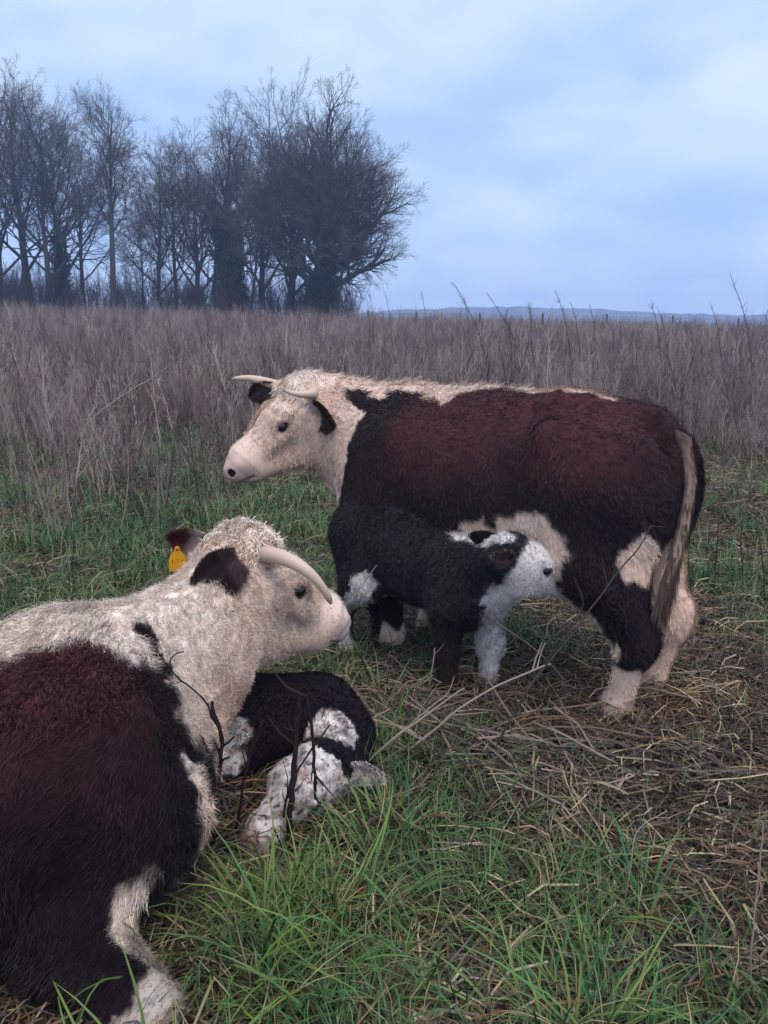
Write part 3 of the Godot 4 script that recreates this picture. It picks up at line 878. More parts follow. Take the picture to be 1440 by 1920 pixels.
# a lock of hair of length 1 along +y, bending towards +z; curl > 0 winds it
func lock(strands: int, spread: float, width: float, bend: float, curl: float, seg: int, sd: int) -> ArrayMesh:
	var r := RandomNumberGenerator.new()
	r.seed = sd
	var b := MB.new()
	for i in strands:
		var a := r.randf() * TAU
		var q := sqrt(r.randf()) * spread
		var root := Vector3(cos(a) * q, -0.04, sin(a) * q)
		var L := r.randf_range(0.65, 1.0)
		var lean := Vector3(r.randf_range(-0.3, 0.3), 0, r.randf_range(-0.15, 0.3))
		var ph := r.randf() * TAU
		var turns := r.randf_range(0.8, 1.5) * curl
		var rad := r.randf_range(0.18, 0.34) if curl > 0.0 else 0.0
		var pts := []
		var ws := []
		for s in seg + 1:
			var t := float(s) / seg
			var p := root + Vector3(lean.x * t, t * L * (1.0 - 0.35 * bend * t), lean.z * t + bend * t * t * 0.7) * 1.0
			if curl > 0.0:
				var g := rad * t
				p += Vector3(cos(ph + turns * TAU * t) - cos(ph), 0.35 * sin(ph * 1.7 + turns * TAU * t) - 0.35 * sin(ph * 1.7), sin(ph + turns * TAU * t) - sin(ph)) * g
			pts.append(p)
			ws.append(width * (1.0 - 0.85 * t * t) * r.randf_range(0.85, 1.15))
		var shade := r.randf_range(0.78, 1.12)
		b.ribbon(pts, ws, Vector3(cos(ph), 0, sin(ph) * 0.4), Vector3(lean.x, 0.9, 0.25).normalized(), Color(shade, shade, shade), 0.45)
	return b.mesh()

# plants locks over a skin; style(p, n) -> [density 0..1, length, which mesh, lay]; flow(p, n) -> direction
func fur(parent: Node3D, sk: Array, per_m2: float, meshes: Array, style: Callable, flow: Callable, eye_at: Vector3, tintv := 0.16) -> void:
	var v: PackedVector3Array = sk[1]
	var n: PackedVector3Array = sk[2]
	var ix: PackedInt32Array = sk[3]
	var c: PackedColorArray = sk[4]
	var xs := []
	var cs := []
	for i in meshes.size():
		xs.append([])
		cs.append([])
	for t in range(0, ix.size(), 3):
		var a := ix[t]
		var b := ix[t + 1]
		var d := ix[t + 2]
		var area := (v[b] - v[a]).cross(v[d] - v[a]).length() * 0.5
		var mid := (v[a] + v[b] + v[d]) / 3.0
		var nn := (n[a] + n[b] + n[d]).normalized()
		var st: Array = style.call(mid, nn)
		var seen: float = 1.0 if nn.dot((eye_at - mid).normalized()) > -0.25 else 0.3
		var want: float = area * per_m2 * st[0] * seen
		var cnt := int(want)
		if rng.randf() < want - cnt: cnt += 1
		for q in cnt:
			var r1 := sqrt(rng.randf())
			var r2 := rng.randf()
			var w0 := 1.0 - r1
			var w1 := r1 * (1.0 - r2)
			var w2 := r1 * r2
			var p := v[a] * w0 + v[b] * w1 + v[d] * w2
			var m := (n[a] * w0 + n[b] * w1 + n[d] * w2).normalized()
			var col := c[a] * w0 + c[b] * w1 + c[d] * w2
			var f: Vector3 = flow.call(p, m)
			f = (f - m * f.dot(m)).normalized()
			var lay: float = st[3] + rng.randf_range(-0.12, 0.12)
			var jit := rv() * 0.22
			var y := (m * (1.0 - lay) + f * lay + jit).normalized()
			var z := (f + jit - y * (f + jit).dot(y)).normalized()
			var L: float = st[1] * rng.randf_range(0.7, 1.25)
			var bs := Basis(y.cross(z), y, z).scaled(Vector3(L, L, L))
			var mi: int = st[2]
			if mi < 0: mi = rng.randi() % meshes.size()
			elif mi + 1 < meshes.size() and rng.randf() < 0.5: mi += 1
			xs[mi].append(Transform3D(bs, p))
			cs[mi].append(vary(col * (1.0 + 0.30 * nf.get_noise_3dv(p * 16.0)), tintv))
	for i in meshes.size():
		if xs[i].size():
			scatter("hair_coat", meshes[i], hair_mat, xs[i], cs[i], parent)

func swirl(p: Vector3, fr: float) -> Vector3:
	return Vector3(nf.get_noise_3dv(p * fr), nf.get_noise_3dv(p * fr + Vector3(17, 0, 0)), nf.get_noise_3dv(p * fr + Vector3(0, 29, 0)))

func coat_standing(t: Node3D, sk: Array, e1: Array, e2: Array, tp: Array, T: Transform3D, k: float) -> void:
	var inv := T.affine_inverse()
	var eye_at := t.transform.affine_inverse() * Vector3(0, EYE, 0)
	var ms := [lock(6, 0.5, 0.10, 0.5, 0.0, 2, 1), lock(7, 0.55, 0.085, 0.35, 0.0, 3, 2), lock(5, 0.35, 0.085, 0.3, 0.55, 5, 3), lock(5, 0.35, 0.085, 0.4, 0.9, 6, 4)]
	var style := func(p: Vector3, n: Vector3) -> Array:
		var h := inv * p / k
		if in_head(h, 1.0, 0.0):
			if h.x > 0.44: return [0.25, 0.004, 0, 0.7]
			if Vector2(h.x - 0.196, h.y + 0.089).length() < 0.036 and absf(h.z) > 0.07: return [0.0, 0.01, 0, 0.7]
			if h.y > -0.06 and h.x < 0.12: return [1.4, 0.050, 2, 0.3]
			if h.x > 0.32: return [1.1, 0.010, 0, 0.70]
			return [1.3, 0.024, 2, 0.58]
		if h.length() < 0.2: return [1.4, 0.042, 2, 0.3]
		if p.y > 1.2 and p.x > -0.1: return [1.2, 0.042, 2, 0.35]
		if p.y > 1.16 and p.x < -0.5: return [1.2, 0.026, 2, 0.45]
		if p.y < 0.35: return [1.0, 0.014, 0, 0.72]
		return [1.15, 0.020, 0, 0.72]
	var flow := func(p: Vector3, n: Vector3) -> Vector3:
		var h := inv * p
		var s := swirl(p, 6.0) * 0.8
		if in_head(h, k, 0.0): return T.basis.x * 0.9 + Vector3.DOWN * 0.5 + swirl(p, 22.0) * 1.3
		return Vector3(-0.65, -0.75, 0) + s
	fur(t, sk, 21000.0 * HAIR, ms, style, flow, eye_at)
	var es := func(p: Vector3, n: Vector3) -> Array: return [1.0, 0.022, 0, 0.55]
	for e in [e1, e2]:
		fur(t, e, 30000.0 * HAIR, [ms[0], ms[1]], es, func(p, n): return Vector3.DOWN + swirl(p, 9.0) * 0.6, eye_at)
	# the tail's hair
	var xs := []
	var cs := []
	for i in 700:
		var u := rng.randf()
		var q: float = u * (tp.size() - 1)
		var j := mini(int(q), tp.size() - 2)
		var p: Vector3 = tp[j].lerp(tp[j + 1], q - j)
		var dirn: Vector3 = (tp[j + 1] - tp[j]).normalized()
		var o := rv().normalized()
		o = (o - dirn * o.dot(dirn)).normalized()
		var y := (dirn + o * 0.15).normalized()
		var z := o.cross(y).normalized()
		var L := lerpf(0.045, 0.12, smoothstep(0.6, 1.0, u)) * rng.randf_range(0.7, 1.2)
		xs.append(Transform3D(Basis(y.cross(z), y, z).scaled(Vector3(L * 0.5, L, L * 0.5)), p + o * lerpf(0.035, 0.015, u)))
		cs.append(vary((DARK * 1.6).lerp(Color(0.18, 0.125, 0.097), smoothstep(0.12, 0.32, u)), 0.25))
	scatter("tail_hair", lock(7, 0.18, 0.05, 0.15, 0.0, 3, 9), hair_mat, xs, cs, t)

func coat_lying(t: Node3D, sk: Array, e1: Array, e2: Array, T: Transform3D, k: float) -> void:
	var inv := T.affine_inverse()
	var eye_at := t.transform.affine_inverse() * Vector3(0, EYE, 0)
	var c: PackedColorArray = sk[4]
	var ms := [lock(8, 0.5, 0.062, 0.5, 0.0, 3, 11), lock(9, 0.5, 0.055, 0.4, 0.15, 4, 12), lock(7, 0.40, 0.052, 0.25, 0.8, 7, 13), lock(7, 0.40, 0.052, 0.35, 1.25, 8, 14)]
	var style := func(p: Vector3, n: Vector3) -> Array:
		if p.x < -1.05: return [0.15, 0.04, 0, 0.6]
		if p.y < 0.19 and p.z > 0.45: return [1.0, 0.014, 0, 0.75]
		var h := inv * p / k
		if in_head(h, 1.0, 0.0):
			if h.x > 0.445: return [0.25, 0.005, 0, 0.72]
			if Vector2(h.x - 0.196, h.y + 0.089).length() < 0.036 and absf(h.z) > 0.07: return [0.0, 0.01, 0, 0.7]
			if h.y > -0.05 and h.x < 0.12: return [1.5, 0.062, 2, 0.22]
			if h.x > 0.33: return [1.1, 0.010, 0, 0.72]
			return [1.4, 0.026, 2, 0.55]
		if h.length() < 0.16 and h.y > -0.1: return [1.5, 0.062, 2, 0.22]
		if p.x > 0.16 and p.y > 0.42: return [1.25, 0.027, 2, 0.6]
		if p.y > 0.70: return [1.25, 0.045, 2, 0.45]
		return [1.15, 0.025, 0, 0.72]
	var flow := func(p: Vector3, n: Vector3) -> Vector3:
		var h := inv * p
		if in_head(h, k, 0.0): return T.basis.x * 0.6 + Vector3.DOWN * 0.6 + swirl(p, 20.0) * 1.6
		if p.x > 0.16: return Vector3(-0.5, -0.8, 0) + swirl(p, 14.0) * 1.4
		return Vector3(-0.75, -0.65, 0) + swirl(p, 5.0) * 0.9
	fur(t, sk, 36000.0 * HAIR, ms, style, flow, eye_at)
	fur(t, e1, 50000.0 * HAIR, [ms[0], ms[1]], func(p, n): return [1.0, 0.02, 0, 0.6], func(p, n): return Vector3.DOWN + swirl(p, 9.0) * 0.6, eye_at)
	fur(t, e2, 40000.0 * HAIR, [ms[0], ms[1]], func(p, n): return [1.0, 0.013, 0, 0.72], func(p, n): return Vector3(-0.5, 0.2, -0.8) + swirl(p, 9.0) * 0.4, eye_at)
	# long pale hairs that hang out of the near ear
	var e1_at := t.transform.affine_inverse() * at(447, 1055, 2.62)
	var W2 := t.transform.affine_inverse().basis
	var xs := []
	var cs := []
	for i in 260:
		var p := e1_at + W2 * Vector3(rng.randf_range(-0.06, 0.03), rng.randf_range(-0.05, 0.01), rng.randf_range(-0.02, 0.03))
		var y := (W2 * Vector3(0.25, -0.8, 0.35) + rv() * 0.4).normalized()
		var z := y.cross(rv()).normalized()
		var L := rng.randf_range(0.05, 0.09)
		xs.append(Transform3D(Basis(y.cross(z), y, z).scaled(Vector3(L * 0.5, L, L * 0.5)), p))
		cs.append(vary(Color(0.55, 0.48, 0.45), 0.15))
	scatter("ear_hair", lock(4, 0.2, 0.035, 0.5, 0.25, 4, 19), hair_mat, xs, cs, t)

func coat_calf(t: Node3D, sk: Array, e1: Array, e2: Array, T: Transform3D, k: float, sd: int) -> void:
	var inv := T.affine_inverse()
	var eye_at := t.transform.affine_inverse() * Vector3(0, EYE, 0)
	var ms := [lock(5, 0.45, 0.12, 0.5, 0.0, 3, sd + 1), lock(5, 0.4, 0.10, 0.4, 0.6, 5, sd + 2), lock(5, 0.35, 0.10, 0.3, 1.0, 6, sd + 3)]
	var style := func(p: Vector3, n: Vector3) -> Array:
		var h := inv * p / k
		if in_head(h, 1.0, 0.0):
			if h.x > 0.375: return [0.2, 0.003, 0, 0.7]
			if Vector2(h.x - 0.198, h.y + 0.10).length() < 0.036 and absf(h.z) > 0.07: return [0.0, 0.01, 0, 0.7]
			return [1.2, 0.011, 1, 0.62]
		if p.y < 0.2: return [1.0, 0.014, 0, 0.65]
		return [1.3, 0.022, 1, 0.5]
	var flow := func(p: Vector3, n: Vector3) -> Vector3:
		return Vector3(-0.6, -0.75, 0) + swirl(p, 18.0) * 1.3
	fur(t, sk, 42000.0 * HAIR, ms, style, flow, eye_at)
	for e in [e1, e2]:
		fur(t, e, 60000.0 * HAIR, [ms[0], ms[1]], func(p, n): return [1.0, 0.018, 0, 0.6], func(p, n): return Vector3.DOWN + swirl(p, 9.0) * 0.6, eye_at)
# ------------------------------------------------------------------ land and plants
func blade_clump(nb: int, spread: float, lmin: float, lmax: float, bend: float, width: float, seg: int, sd: int, cmin := 0.75) -> ArrayMesh:
	var r := RandomNumberGenerator.new()
	r.seed = sd
	var b := MB.new()
	for i in nb:
		var az := r.randf() * TAU
		var q := sqrt(r.randf()) * spread
		var root := Vector3(cos(az + r.randf_range(-1, 1)) * q, -0.01, sin(az + r.randf_range(-1, 1)) * q)
		var L := r.randf_range(lmin, lmax)
		var dirn := Vector3(cos(az), 0, sin(az))
		var bd := bend * r.randf_range(0.4, 1.3)
		var lean := r.randf_range(0.05, 0.4) * bend
		var pts := []
		var ws := []
		var tw := r.randf_range(-0.4, 0.4)
		for s in seg + 1:
			var t := float(s) / seg
			var ang := lean + bd * t * t * 1.5
			var prev: Vector3 = pts[s - 1] if s else root
			pts.append(prev + (dirn * sin(ang) + Vector3.UP * cos(ang) + Vector3(-dirn.z, 0, dirn.x) * tw * t * 0.5) * (L / seg if s else 0.0))
			ws.append(width * (1.0 - 0.95 * pow(t, 2.2)))
		var sh := r.randf_range(cmin, 1.2)
		b.ribbon(pts, ws, Vector3(-dirn.z, 0, dirn.x), Vector3(0, 1, 0), Color(sh, sh * r.randf_range(0.95, 1.05), sh * r.randf_range(0.85, 1.1)), 0.35)
	return b.mesh()

func straw_mat(nb: int, spread: float, lmin: float, lmax: float, hi: float, width: float, sd: int) -> ArrayMesh:
	var r := RandomNumberGenerator.new()
	r.seed = sd
	var b := MB.new()
	for i in nb:
		var az := r.randf() * TAU
		var q := sqrt(r.randf()) * spread
		var a2 := r.randf() * TAU
		var c := Vector3(cos(a2) * q, 0, sin(a2) * q)
		var L := r.randf_range(lmin, lmax)
		var dirn := Vector3(cos(az), 0, sin(az))
		var side := Vector3(-dirn.z, 0, dirn.x)
		var h0 := r.randf_range(0.0, hi * 0.5)
		var h1 := r.randf_range(0.0, hi)
		var bow := r.randf_range(-0.25, 0.25) * L
		var arch := r.randf_range(0.0, hi)
		var pts := []
		var ws := []
		for s in 4:
			var t := s / 3.0
			pts.append(c + dirn * (t - 0.5) * L + side * bow * 4.0 * t * (1.0 - t) + Vector3.UP * (lerpf(h0, h1, t) + arch * 4.0 * t * (1.0 - t) * 0.3))
			ws.append(width * r.randf_range(0.7, 1.3))
		var k := r.randf_range(0.25, 1.7)
		b.ribbon(pts, ws, (side + Vector3.UP * r.randf_range(-0.8, 0.8)).normalized(), Vector3.UP, Color(k, k * r.randf_range(0.92, 1.03), k * r.randf_range(0.85, 1.1)), 0.35)
	return b.mesh()

func weed(sd: int, stems: int, hgt: float, twigs: int) -> ArrayMesh:
	var r := RandomNumberGenerator.new()
	r.seed = sd
	var b := MB.new()
	for i in stems:
		var p := Vector3(r.randf_range(-0.14, 0.14), -0.02, r.randf_range(-0.14, 0.14))
		var dirn := Vector3(r.randf_range(-0.28, 0.28), 1, r.randf_range(-0.28, 0.28)).normalized()
		var H := hgt * r.randf_range(0.55, 1.1)
		var sh := r.randf_range(0.6, 1.35)
		var col := Color(sh, sh * r.randf_range(0.93, 1.0), sh * r.randf_range(0.92, 1.05))
		var pts := []
		var rad := []
		for s in 7:
			pts.append(p)
			rad.append(lerpf(0.0066, 0.0022, s / 6.0))
			p += dirn * H / 6.0
			dirn = (dirn + Vector3(r.randf_range(-0.13, 0.13), 0.05, r.randf_range(-0.13, 0.13))).normalized()
		b.tube(pts, rad, 3, col)
		for w in twigs:
			var t := r.randf_range(0.25, 0.98)
			var q: float = t * 6.0
			var j := mini(int(q), 5)
			var o: Vector3 = pts[j].lerp(pts[j + 1], q - j)
			var az := r.randf() * TAU
			var d2 := Vector3(cos(az) * 0.6, r.randf_range(0.5, 1.1), sin(az) * 0.6).normalized()
			var L := H * r.randf_range(0.10, 0.34) * (1.15 - t * 0.7)
			var e := o + d2 * L * 0.5
			d2 = (d2 + Vector3.UP * 0.3 + Vector3(r.randf_range(-0.3, 0.3), 0, r.randf_range(-0.3, 0.3))).normalized()
			b.tube([o, e, e + d2 * L * 0.5], [0.0018, 0.0014, 0.0008], 3, col)
			if r.randf() < 0.6:
				for q2 in 3:
					var s0 := e + d2 * L * r.randf_range(0.0, 0.5)
					b.tube([s0, s0 + Vector3(r.randf_range(-1, 1), r.randf_range(0.2, 1), r.randf_range(-1, 1)).normalized() * L * 0.3], [0.0012, 0.0007], 3, col)
	return b.mesh()

func spot(p: Vector3, turn: float, sc: Vector3, tilt := Vector3.ZERO) -> Transform3D:
	return Transform3D(Basis.from_euler(Vector3(tilt.x, turn, tilt.z)).scaled_local(sc), p)

# how trampled the ground is (1: brown litter only), how green
func green_at(x: float, z: float) -> float:
	var d := -z
	var g := 0.5 + 0.9 * nz.get_noise_2d(x * 2.6 + 40.0, z * 2.6) + 0.35 * nf.get_noise_2d(x * 2.5, z * 2.5)
	g -= 0.10 * smoothstep(0.2, 1.2, x) * smoothstep(4.5, 3.5, d)
	g -= 0.55 * smoothstep(0.9, 0.2, Vector2((x - 1.15) / 1.3, (d - 2.95) / 0.75).length())
	g -= 0.30 * smoothstep(1.0, 0.2, Vector2((x - 0.2) / 1.0, (d - 3.3) / 0.6).length())
	g += 0.30 * smoothstep(1.0, 0.3, Vector2((x + 0.1) / 0.45, (d - 2.05) / 0.35).length())
	g += 0.35 * smoothstep(1.0, 0.3, Vector2((x - 0.45) / 0.35, (d - 1.72) / 0.25).length())
	g += 0.30 * smoothstep(1.0, 0.3, Vector2((x - 2.4) / 0.9, (d - 4.6) / 0.7).length())
	g -= 0.16 * smoothstep(6.0, 8.5, d)
	g += 0.25 * smoothstep(3.6, 5.2, d) * smoothstep(1.8, -0.2, x)
	return g

# spots kept free of tall growth: hooves and the newborn
func bare(x: float, z: float) -> float:
	var m := -1.0
	for q in [[0.93, -3.10, 0.16], [1.08, -3.28, 0.12], [0.26, -3.22, 0.20], [0.42, -3.36, 0.10], [-0.38, -2.22, 0.24], [-0.22, -2.24, 0.16], [-0.33, -2.33, 0.16], [-0.20, -2.40, 0.14], [-0.08, -2.45, 0.12], [-0.45, -1.60, 0.16]]:
		m = maxf(m, q[2] - Vector2(x - q[0], z - q[1]).length())
	return m

func weediness(x: float, z: float) -> float:
	var d := -z
	var edge := 10.6 + 2.6 * nz.get_noise_2d(x * 1.5, d * 0.9) + 0.8 * nf.get_noise_2d(x * 1.2, d * 1.2) + (-0.12 * x if x > 0.0 else 0.0)
	return maxf(pow(smoothstep(edge - 3.8, edge + 2.6, d), 2.2), 0.025 * smoothstep(edge - 4.0, edge - 1.0, d) + 0.07 * smoothstep(1.0, 0.4, Vector2((x + 2.3) / 1.3, (d - 7.2) / 1.5).length()))

func land() -> void:
	var b := MB.new()
	var ds := []
	var d := -3.0
	while d < 420.0:
		ds.append(d)
		d += maxf(0.09, absf(d) * 0.035) if d > 0.0 else 0.5
	var nxs := 90
	for i in ds.size():
		var dd: float = ds[i]
		var half := 6.0 + maxf(dd, 0.0) * 0.95
		for j in nxs + 1:
			var u := float(j) / nxs * 2.0 - 1.0
			var x := half * (0.35 * u + 0.65 * u * u * u)
			var p := Vector3(x, gy(x, -dd), -dd)
			var k := clampf(0.5 + 0.5 * nz.get_noise_2d(x * 1.7, dd * 1.7), 0, 1)
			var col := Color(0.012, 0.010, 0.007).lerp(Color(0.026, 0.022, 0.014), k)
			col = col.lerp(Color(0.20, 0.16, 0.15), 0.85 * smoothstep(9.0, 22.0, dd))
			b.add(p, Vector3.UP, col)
	for i in ds.size() - 1:
		for j in nxs:
			var q := i * (nxs + 1) + j
			b.quad(q, q + 1, q + nxs + 2, q + nxs + 1)
	var gm := mat(0.95)
	var tn := NoiseTexture2D.new()
	tn.width = 512; tn.height = 512; tn.seamless = true
	tn.noise = FastNoiseLite.new()
	tn.noise.frequency = 0.03
	tn.noise.fractal_octaves = 5
	gm.heightmap_enabled = false
	tn.as_normal_map = true
	tn.bump_strength = 14.0
	gm.normal_enabled = true
	gm.normal_texture = tn
	gm.uv1_triplanar = true
	gm.uv1_world_triplanar = true
	gm.uv1_scale = Vector3.ONE * 1.7
	put("ground", b.mesh(), gm).set_meta("kind", "structure")
	# the wooded ridge far behind
	b = MB.new()
	var hn := FastNoiseLite.new()
	hn.seed = 4
	hn.frequency = 0.012
	var n := 260
	for i in n + 1:
		var x := lerpf(-420.0, 760.0, float(i) / n)
		var top := 9.8 * exp(-pow((x - 75.0) / 150.0, 2.0)) + 5.0 * exp(-pow((x - 330.0) / 260.0, 2.0)) + 1.6 * hn.get_noise_1d(x * 1.0) + 1.1 * hn.get_noise_1d(x * 9.0) + 3.5 * exp(-pow((x + 260.0) / 200.0, 2.0))
		for j in 5:
			var t := j / 4.0
			var zz := -560.0 - 100.0 * t
			b.add(Vector3(x, -22.0 + (22.0 + top) * sin(t * PI * 0.5) + (0.8 * hn.get_noise_2d(x * 6.0, t * 300.0) if j else 0.0), zz), Vector3(0, 0.6, 0.8).normalized(), Color(0.10, 0.108, 0.10).lerp(Color(0.15, 0.155, 0.14), 0.5 + 0.5 * hn.get_noise_2d(x * 3.0, t * 90.0)))
	for i in n:
		for j in 4:
			var q := i * 5 + j
			b.quad(q, q + 1, q + 6, q + 5)
	put("hills", b.mesh(), mat(1.0)).set_meta("kind", "structure")

func plants() -> void:
	var gm := mat(0.55, Color.WHITE, 0.35)
	gm.backlight_enabled = true
	gm.backlight = Color(0.30, 0.30, 0.30)
	var lm := mat(0.8, Color.WHITE, 0.2)
	var wm := mat(0.9, Color.WHITE, 0.15)
	rng.seed = 77
	# ---- flattened straw and litter
	var mats := [straw_mat(22, 0.15, 0.06, 0.26, 0.06, 0.0042, 1), straw_mat(24, 0.15, 0.04, 0.20, 0.08, 0.0034, 2), straw_mat(18, 0.17, 0.10, 0.34, 0.07, 0.0050, 3)]
	var xs := [[], [], []]
	var cs := [[], [], []]
	var n := 0
	while n < 74000:
		var dd := 1.0 + 12.5 * pow(rng.randf(), 1.5)
		var x := rng.randf_range(-1, 1) * (1.25 + 0.50 * dd)
		var z := -dd
		n += 1
		if bare(x, z) > 0.05: continue
		var k := rng.randi() % 3
		var g := green_at(x, z)
		var tone := rng.randf()
		var c := Color(0.135, 0.100, 0.064)
		if tone < 0.30: c = Color(0.060, 0.040, 0.030)
		elif tone < 0.48: c = Color(0.33, 0.25, 0.15)
		elif tone < 0.60: c = Color(0.165, 0.085, 0.045)
		elif tone < 0.75: c = Color(0.085, 0.074, 0.068)
		if g > 0.5 and rng.randf() < 0.55: c = Color(0.075, 0.088, 0.036)
		xs[k].append(spot(Vector3(x, gy(x, z) + (rng.randf_range(-0.005, 0.06) if bare(x, z) < 0.0 else -0.02), z), rng.randf() * TAU, Vector3.ONE * rng.randf_range(0.75, 1.25), rv() * 0.16))
		cs[k].append(vary(c, 0.3))
	for k in 3: scatter("straw_litter", mats[k], lm, xs[k], cs[k])
	# ---- short grass
	var gs := [blade_clump(13, 0.06, 0.07, 0.19, 0.9, 0.0054, 4, 5), blade_clump(11, 0.05, 0.10, 0.26, 1.0, 0.0058, 4, 6), blade_clump(15, 0.07, 0.05, 0.15, 0.8, 0.0048, 3, 7)]
	xs = [[], [], []]
	cs = [[], [], []]
	n = 0
	while n < 98000:
		var dd := 1.0 + 13.0 * pow(rng.randf(), 1.35)
		var x := rng.randf_range(-1, 1) * (1.25 + 0.50 * dd)
		var z := -dd
		n += 1
		if bare(x, z) > 0.0: continue
		var g := green_at(x, z)
		if rng.randf() > smoothstep(0.35, 1.0, g) * 0.62 + 0.05: continue
		var k := rng.randi() % 3
		var hue := 0.5 + 0.6 * nz.get_noise_2d(x * 3.0 + 9.0, z * 3.0) + rng.randf_range(-0.35, 0.35)
		var c := Color(0.026, 0.112, 0.034).lerp(Color(0.085, 0.135, 0.032), clampf(hue, 0, 1))
		if rng.randf() < 0.10: c = Color(0.24, 0.20, 0.09)
		if rng.randf() < 0.10: c = Color(0.028, 0.10, 0.048)
		var s := rng.randf_range(0.7, 1.25) * (1.0 + 0.25 * smoothstep(4.0, 7.0, dd))
		xs[k].append(spot(Vector3(x, gy(x, z), z), rng.randf() * TAU, Vector3(s, s, s), rv() * 0.25))
		cs[k].append(vary(c, 0.25))
	for k in 3: scatter("short_grass", gs[k], gm, xs[k], cs[k])
	# ---- long grass: beside the lying cow, under the newborn and at the lower right
	var ls := [blade_clump(8, 0.06, 0.20, 0.46, 1.5, 0.0086, 7, 15, 0.55), blade_clump(7, 0.06, 0.22, 0.50, 1.9, 0.0072, 7, 16, 0.55), blade_clump(9, 0.06, 0.20, 0.44, 1.7, 0.0036, 6, 17, 0.5)]
	xs = [[], [], []]
	cs = [[], [], []]
	# centre x, depth, half width, half depth, how many, scale
	var beds := [[-0.12, 2.02, 0.34, 0.28, 300, 0.85], [-0.32, 1.72, 0.22, 0.30, 230, 0.85], [0.05, 1.70, 0.30, 0.22, 150, 0.7], [0.48, 1.62, 0.26, 0.16, 170, 0.8], [0.62, 1.85, 0.18, 0.25, 60, 0.75], [0.05, 2.36, 0.12, 0.14, 50, 0.8],
		[-0.05, 3.3, 0.30, 0.25, 110, 0.7], [0.02, 3.55, 0.35, 0.25, 80, 0.6], [1.9, 3.6, 0.5, 0.5, 90, 0.6], [2.2, 4.8, 0.8, 0.8, 160, 0.7], [-0.6, 5.2, 0.9, 0.9, 170, 0.65], [-2.1, 4.6, 0.8, 0.9, 170, 0.65], [-2.6, 6.3, 1.2, 1.0, 160, 0.75], [-0.7, 7.2, 1.6, 1.0, 200, 0.9], [-1.2, 3.9, 0.5, 0.6, 80, 0.55]]
	for q in beds:
		for cl in int(q[4] * 0.085):
			var cx: float = q[0] + q[2] * rng.randfn(0, 0.6)
			var cz: float = -(q[1] + q[3] * rng.randfn(0, 0.6))
			var hue := rng.randf()
			var sway := rv() * 0.5
			var big := rng.randf_range(0.7, 1.25)
			for i in rng.randi_range(4, 11):
				var x := cx + rng.randfn(0, 0.035)
				var z := cz + rng.randfn(0, 0.035)
				if bare(x, z) > 0.0: continue
				var k := 2 if rng.randf() < 0.34 else rng.randi() % 2
				var c := Color(0.022, 0.130, 0.046).lerp(Color(0.120, 0.170, 0.032), clampf(hue + rng.randf_range(-0.2, 0.2), 0, 1))
				if k == 2: c = Color(0.30, 0.225, 0.115)
				var s: float = q[5] * big * rng.randf_range(0.7, 1.2)
				xs[k].append(spot(Vector3(x, gy(x, z), z), rng.randf() * TAU, Vector3(s, s, s), sway + rv() * 0.3))
				cs[k].append(vary(c, 0.22))
	# long dry stalks fallen over each other between the calf and the trampled ground
	var dry := straw_mat(5, 0.12, 0.35, 0.75, 0.20, 0.0048, 31)
	var dx := []
	var dc := []
	for i in 120:
		var x := 0.45 + 0.55 * rng.randfn(0, 0.6)
		var z := -2.75 + 0.35 * rng.randfn(0, 0.6)
		if i > 60:
			x = rng.randf_range(-1.5, 2.2)
			z = rng.randf_range(-5.5, -1.8)
		if Vector2(x + 0.2, z + 2.45).length() < 0.36: continue
		dx.append(spot(Vector3(x, gy(x, z) + 0.03, z), rng.randfn(0.6, 0.9), Vector3.ONE * rng.randf_range(0.7, 1.2), rv() * 0.22))
		dc.append(vary([Color(0.25, 0.19, 0.14), Color(0.12, 0.09, 0.075), Color(0.06, 0.045, 0.04)][i % 3], 0.25))
	scatter("dry_stalks", dry, lm, dx, dc)
	# pale tall straws all over the back
	n = 0
	while n < 5000:
		var dd := 4.5 + 7.0 * rng.randf()
		var x := rng.randf_range(-1, 1) * (0.6 + 0.5 * dd)
		n += 1
		if weediness(x, -dd) < rng.randf() * 0.9 - 0.02: continue
		var s := rng.randf_range(0.8, 1.7)
		xs[2].append(spot(Vector3(x, gy(x, -dd), -dd), rng.randf() * TAU, Vector3(s, s * 1.2, s), rv() * 0.2))
		cs[2].append(vary(Color(0.17, 0.14, 0.085), 0.3))
	for k in 3: scatter("long_grass", ls[k], gm, xs[k], cs[k])
	# ---- the stand of dead weeds
	var ws := [weed(21, 4, 0.95, 13), weed(22, 5, 0.80, 11), weed(23, 3, 1.10, 15), weed(24, 6, 0.7, 9)]
	xs = [[], [], [], []]
	cs = [[], [], [], []]
	n = 0
	while n < 27000:
		var dd := 5.0 + 57.0 * pow(rng.randf(), 1.7)
		var x := rng.randf_range(-1, 1) * (0.9 + 0.52 * dd)
		n += 1
		if weediness(x, -dd) * (0.85 if dd < 11.0 else 1.0) < rng.randf(): continue
		var k := rng.randi() % 4
		var s := rng.randf_range(0.7, 1.15) * (0.92 + 0.55 * nf.get_noise_2d(x * 0.8 + 3.0, dd * 0.8))
		if rng.randf() < 0.04: s *= 1.3
		var c := Color(0.215, 0.160, 0.150).lerp(Color(0.375, 0.295, 0.265), clampf(0.5 + 1.3 * nz.get_noise_2d(x * 0.9, dd * 0.9), 0, 1))
		if rng.randf() < 0.16: c = Color(0.50, 0.41, 0.34)
		if rng.randf() < 0.26: c = Color(0.10, 0.072, 0.070)
		xs[k].append(spot(Vector3(x, gy(x, -dd), -dd), rng.randf() * TAU, Vector3(s, s * rng.randf_range(0.85, 1.1), s), rv() * 0.14))
		cs[k].append(vary(c, 0.2))
	for k in 4: scatter("dead_weeds", ws[k], wm, xs[k], cs[k])

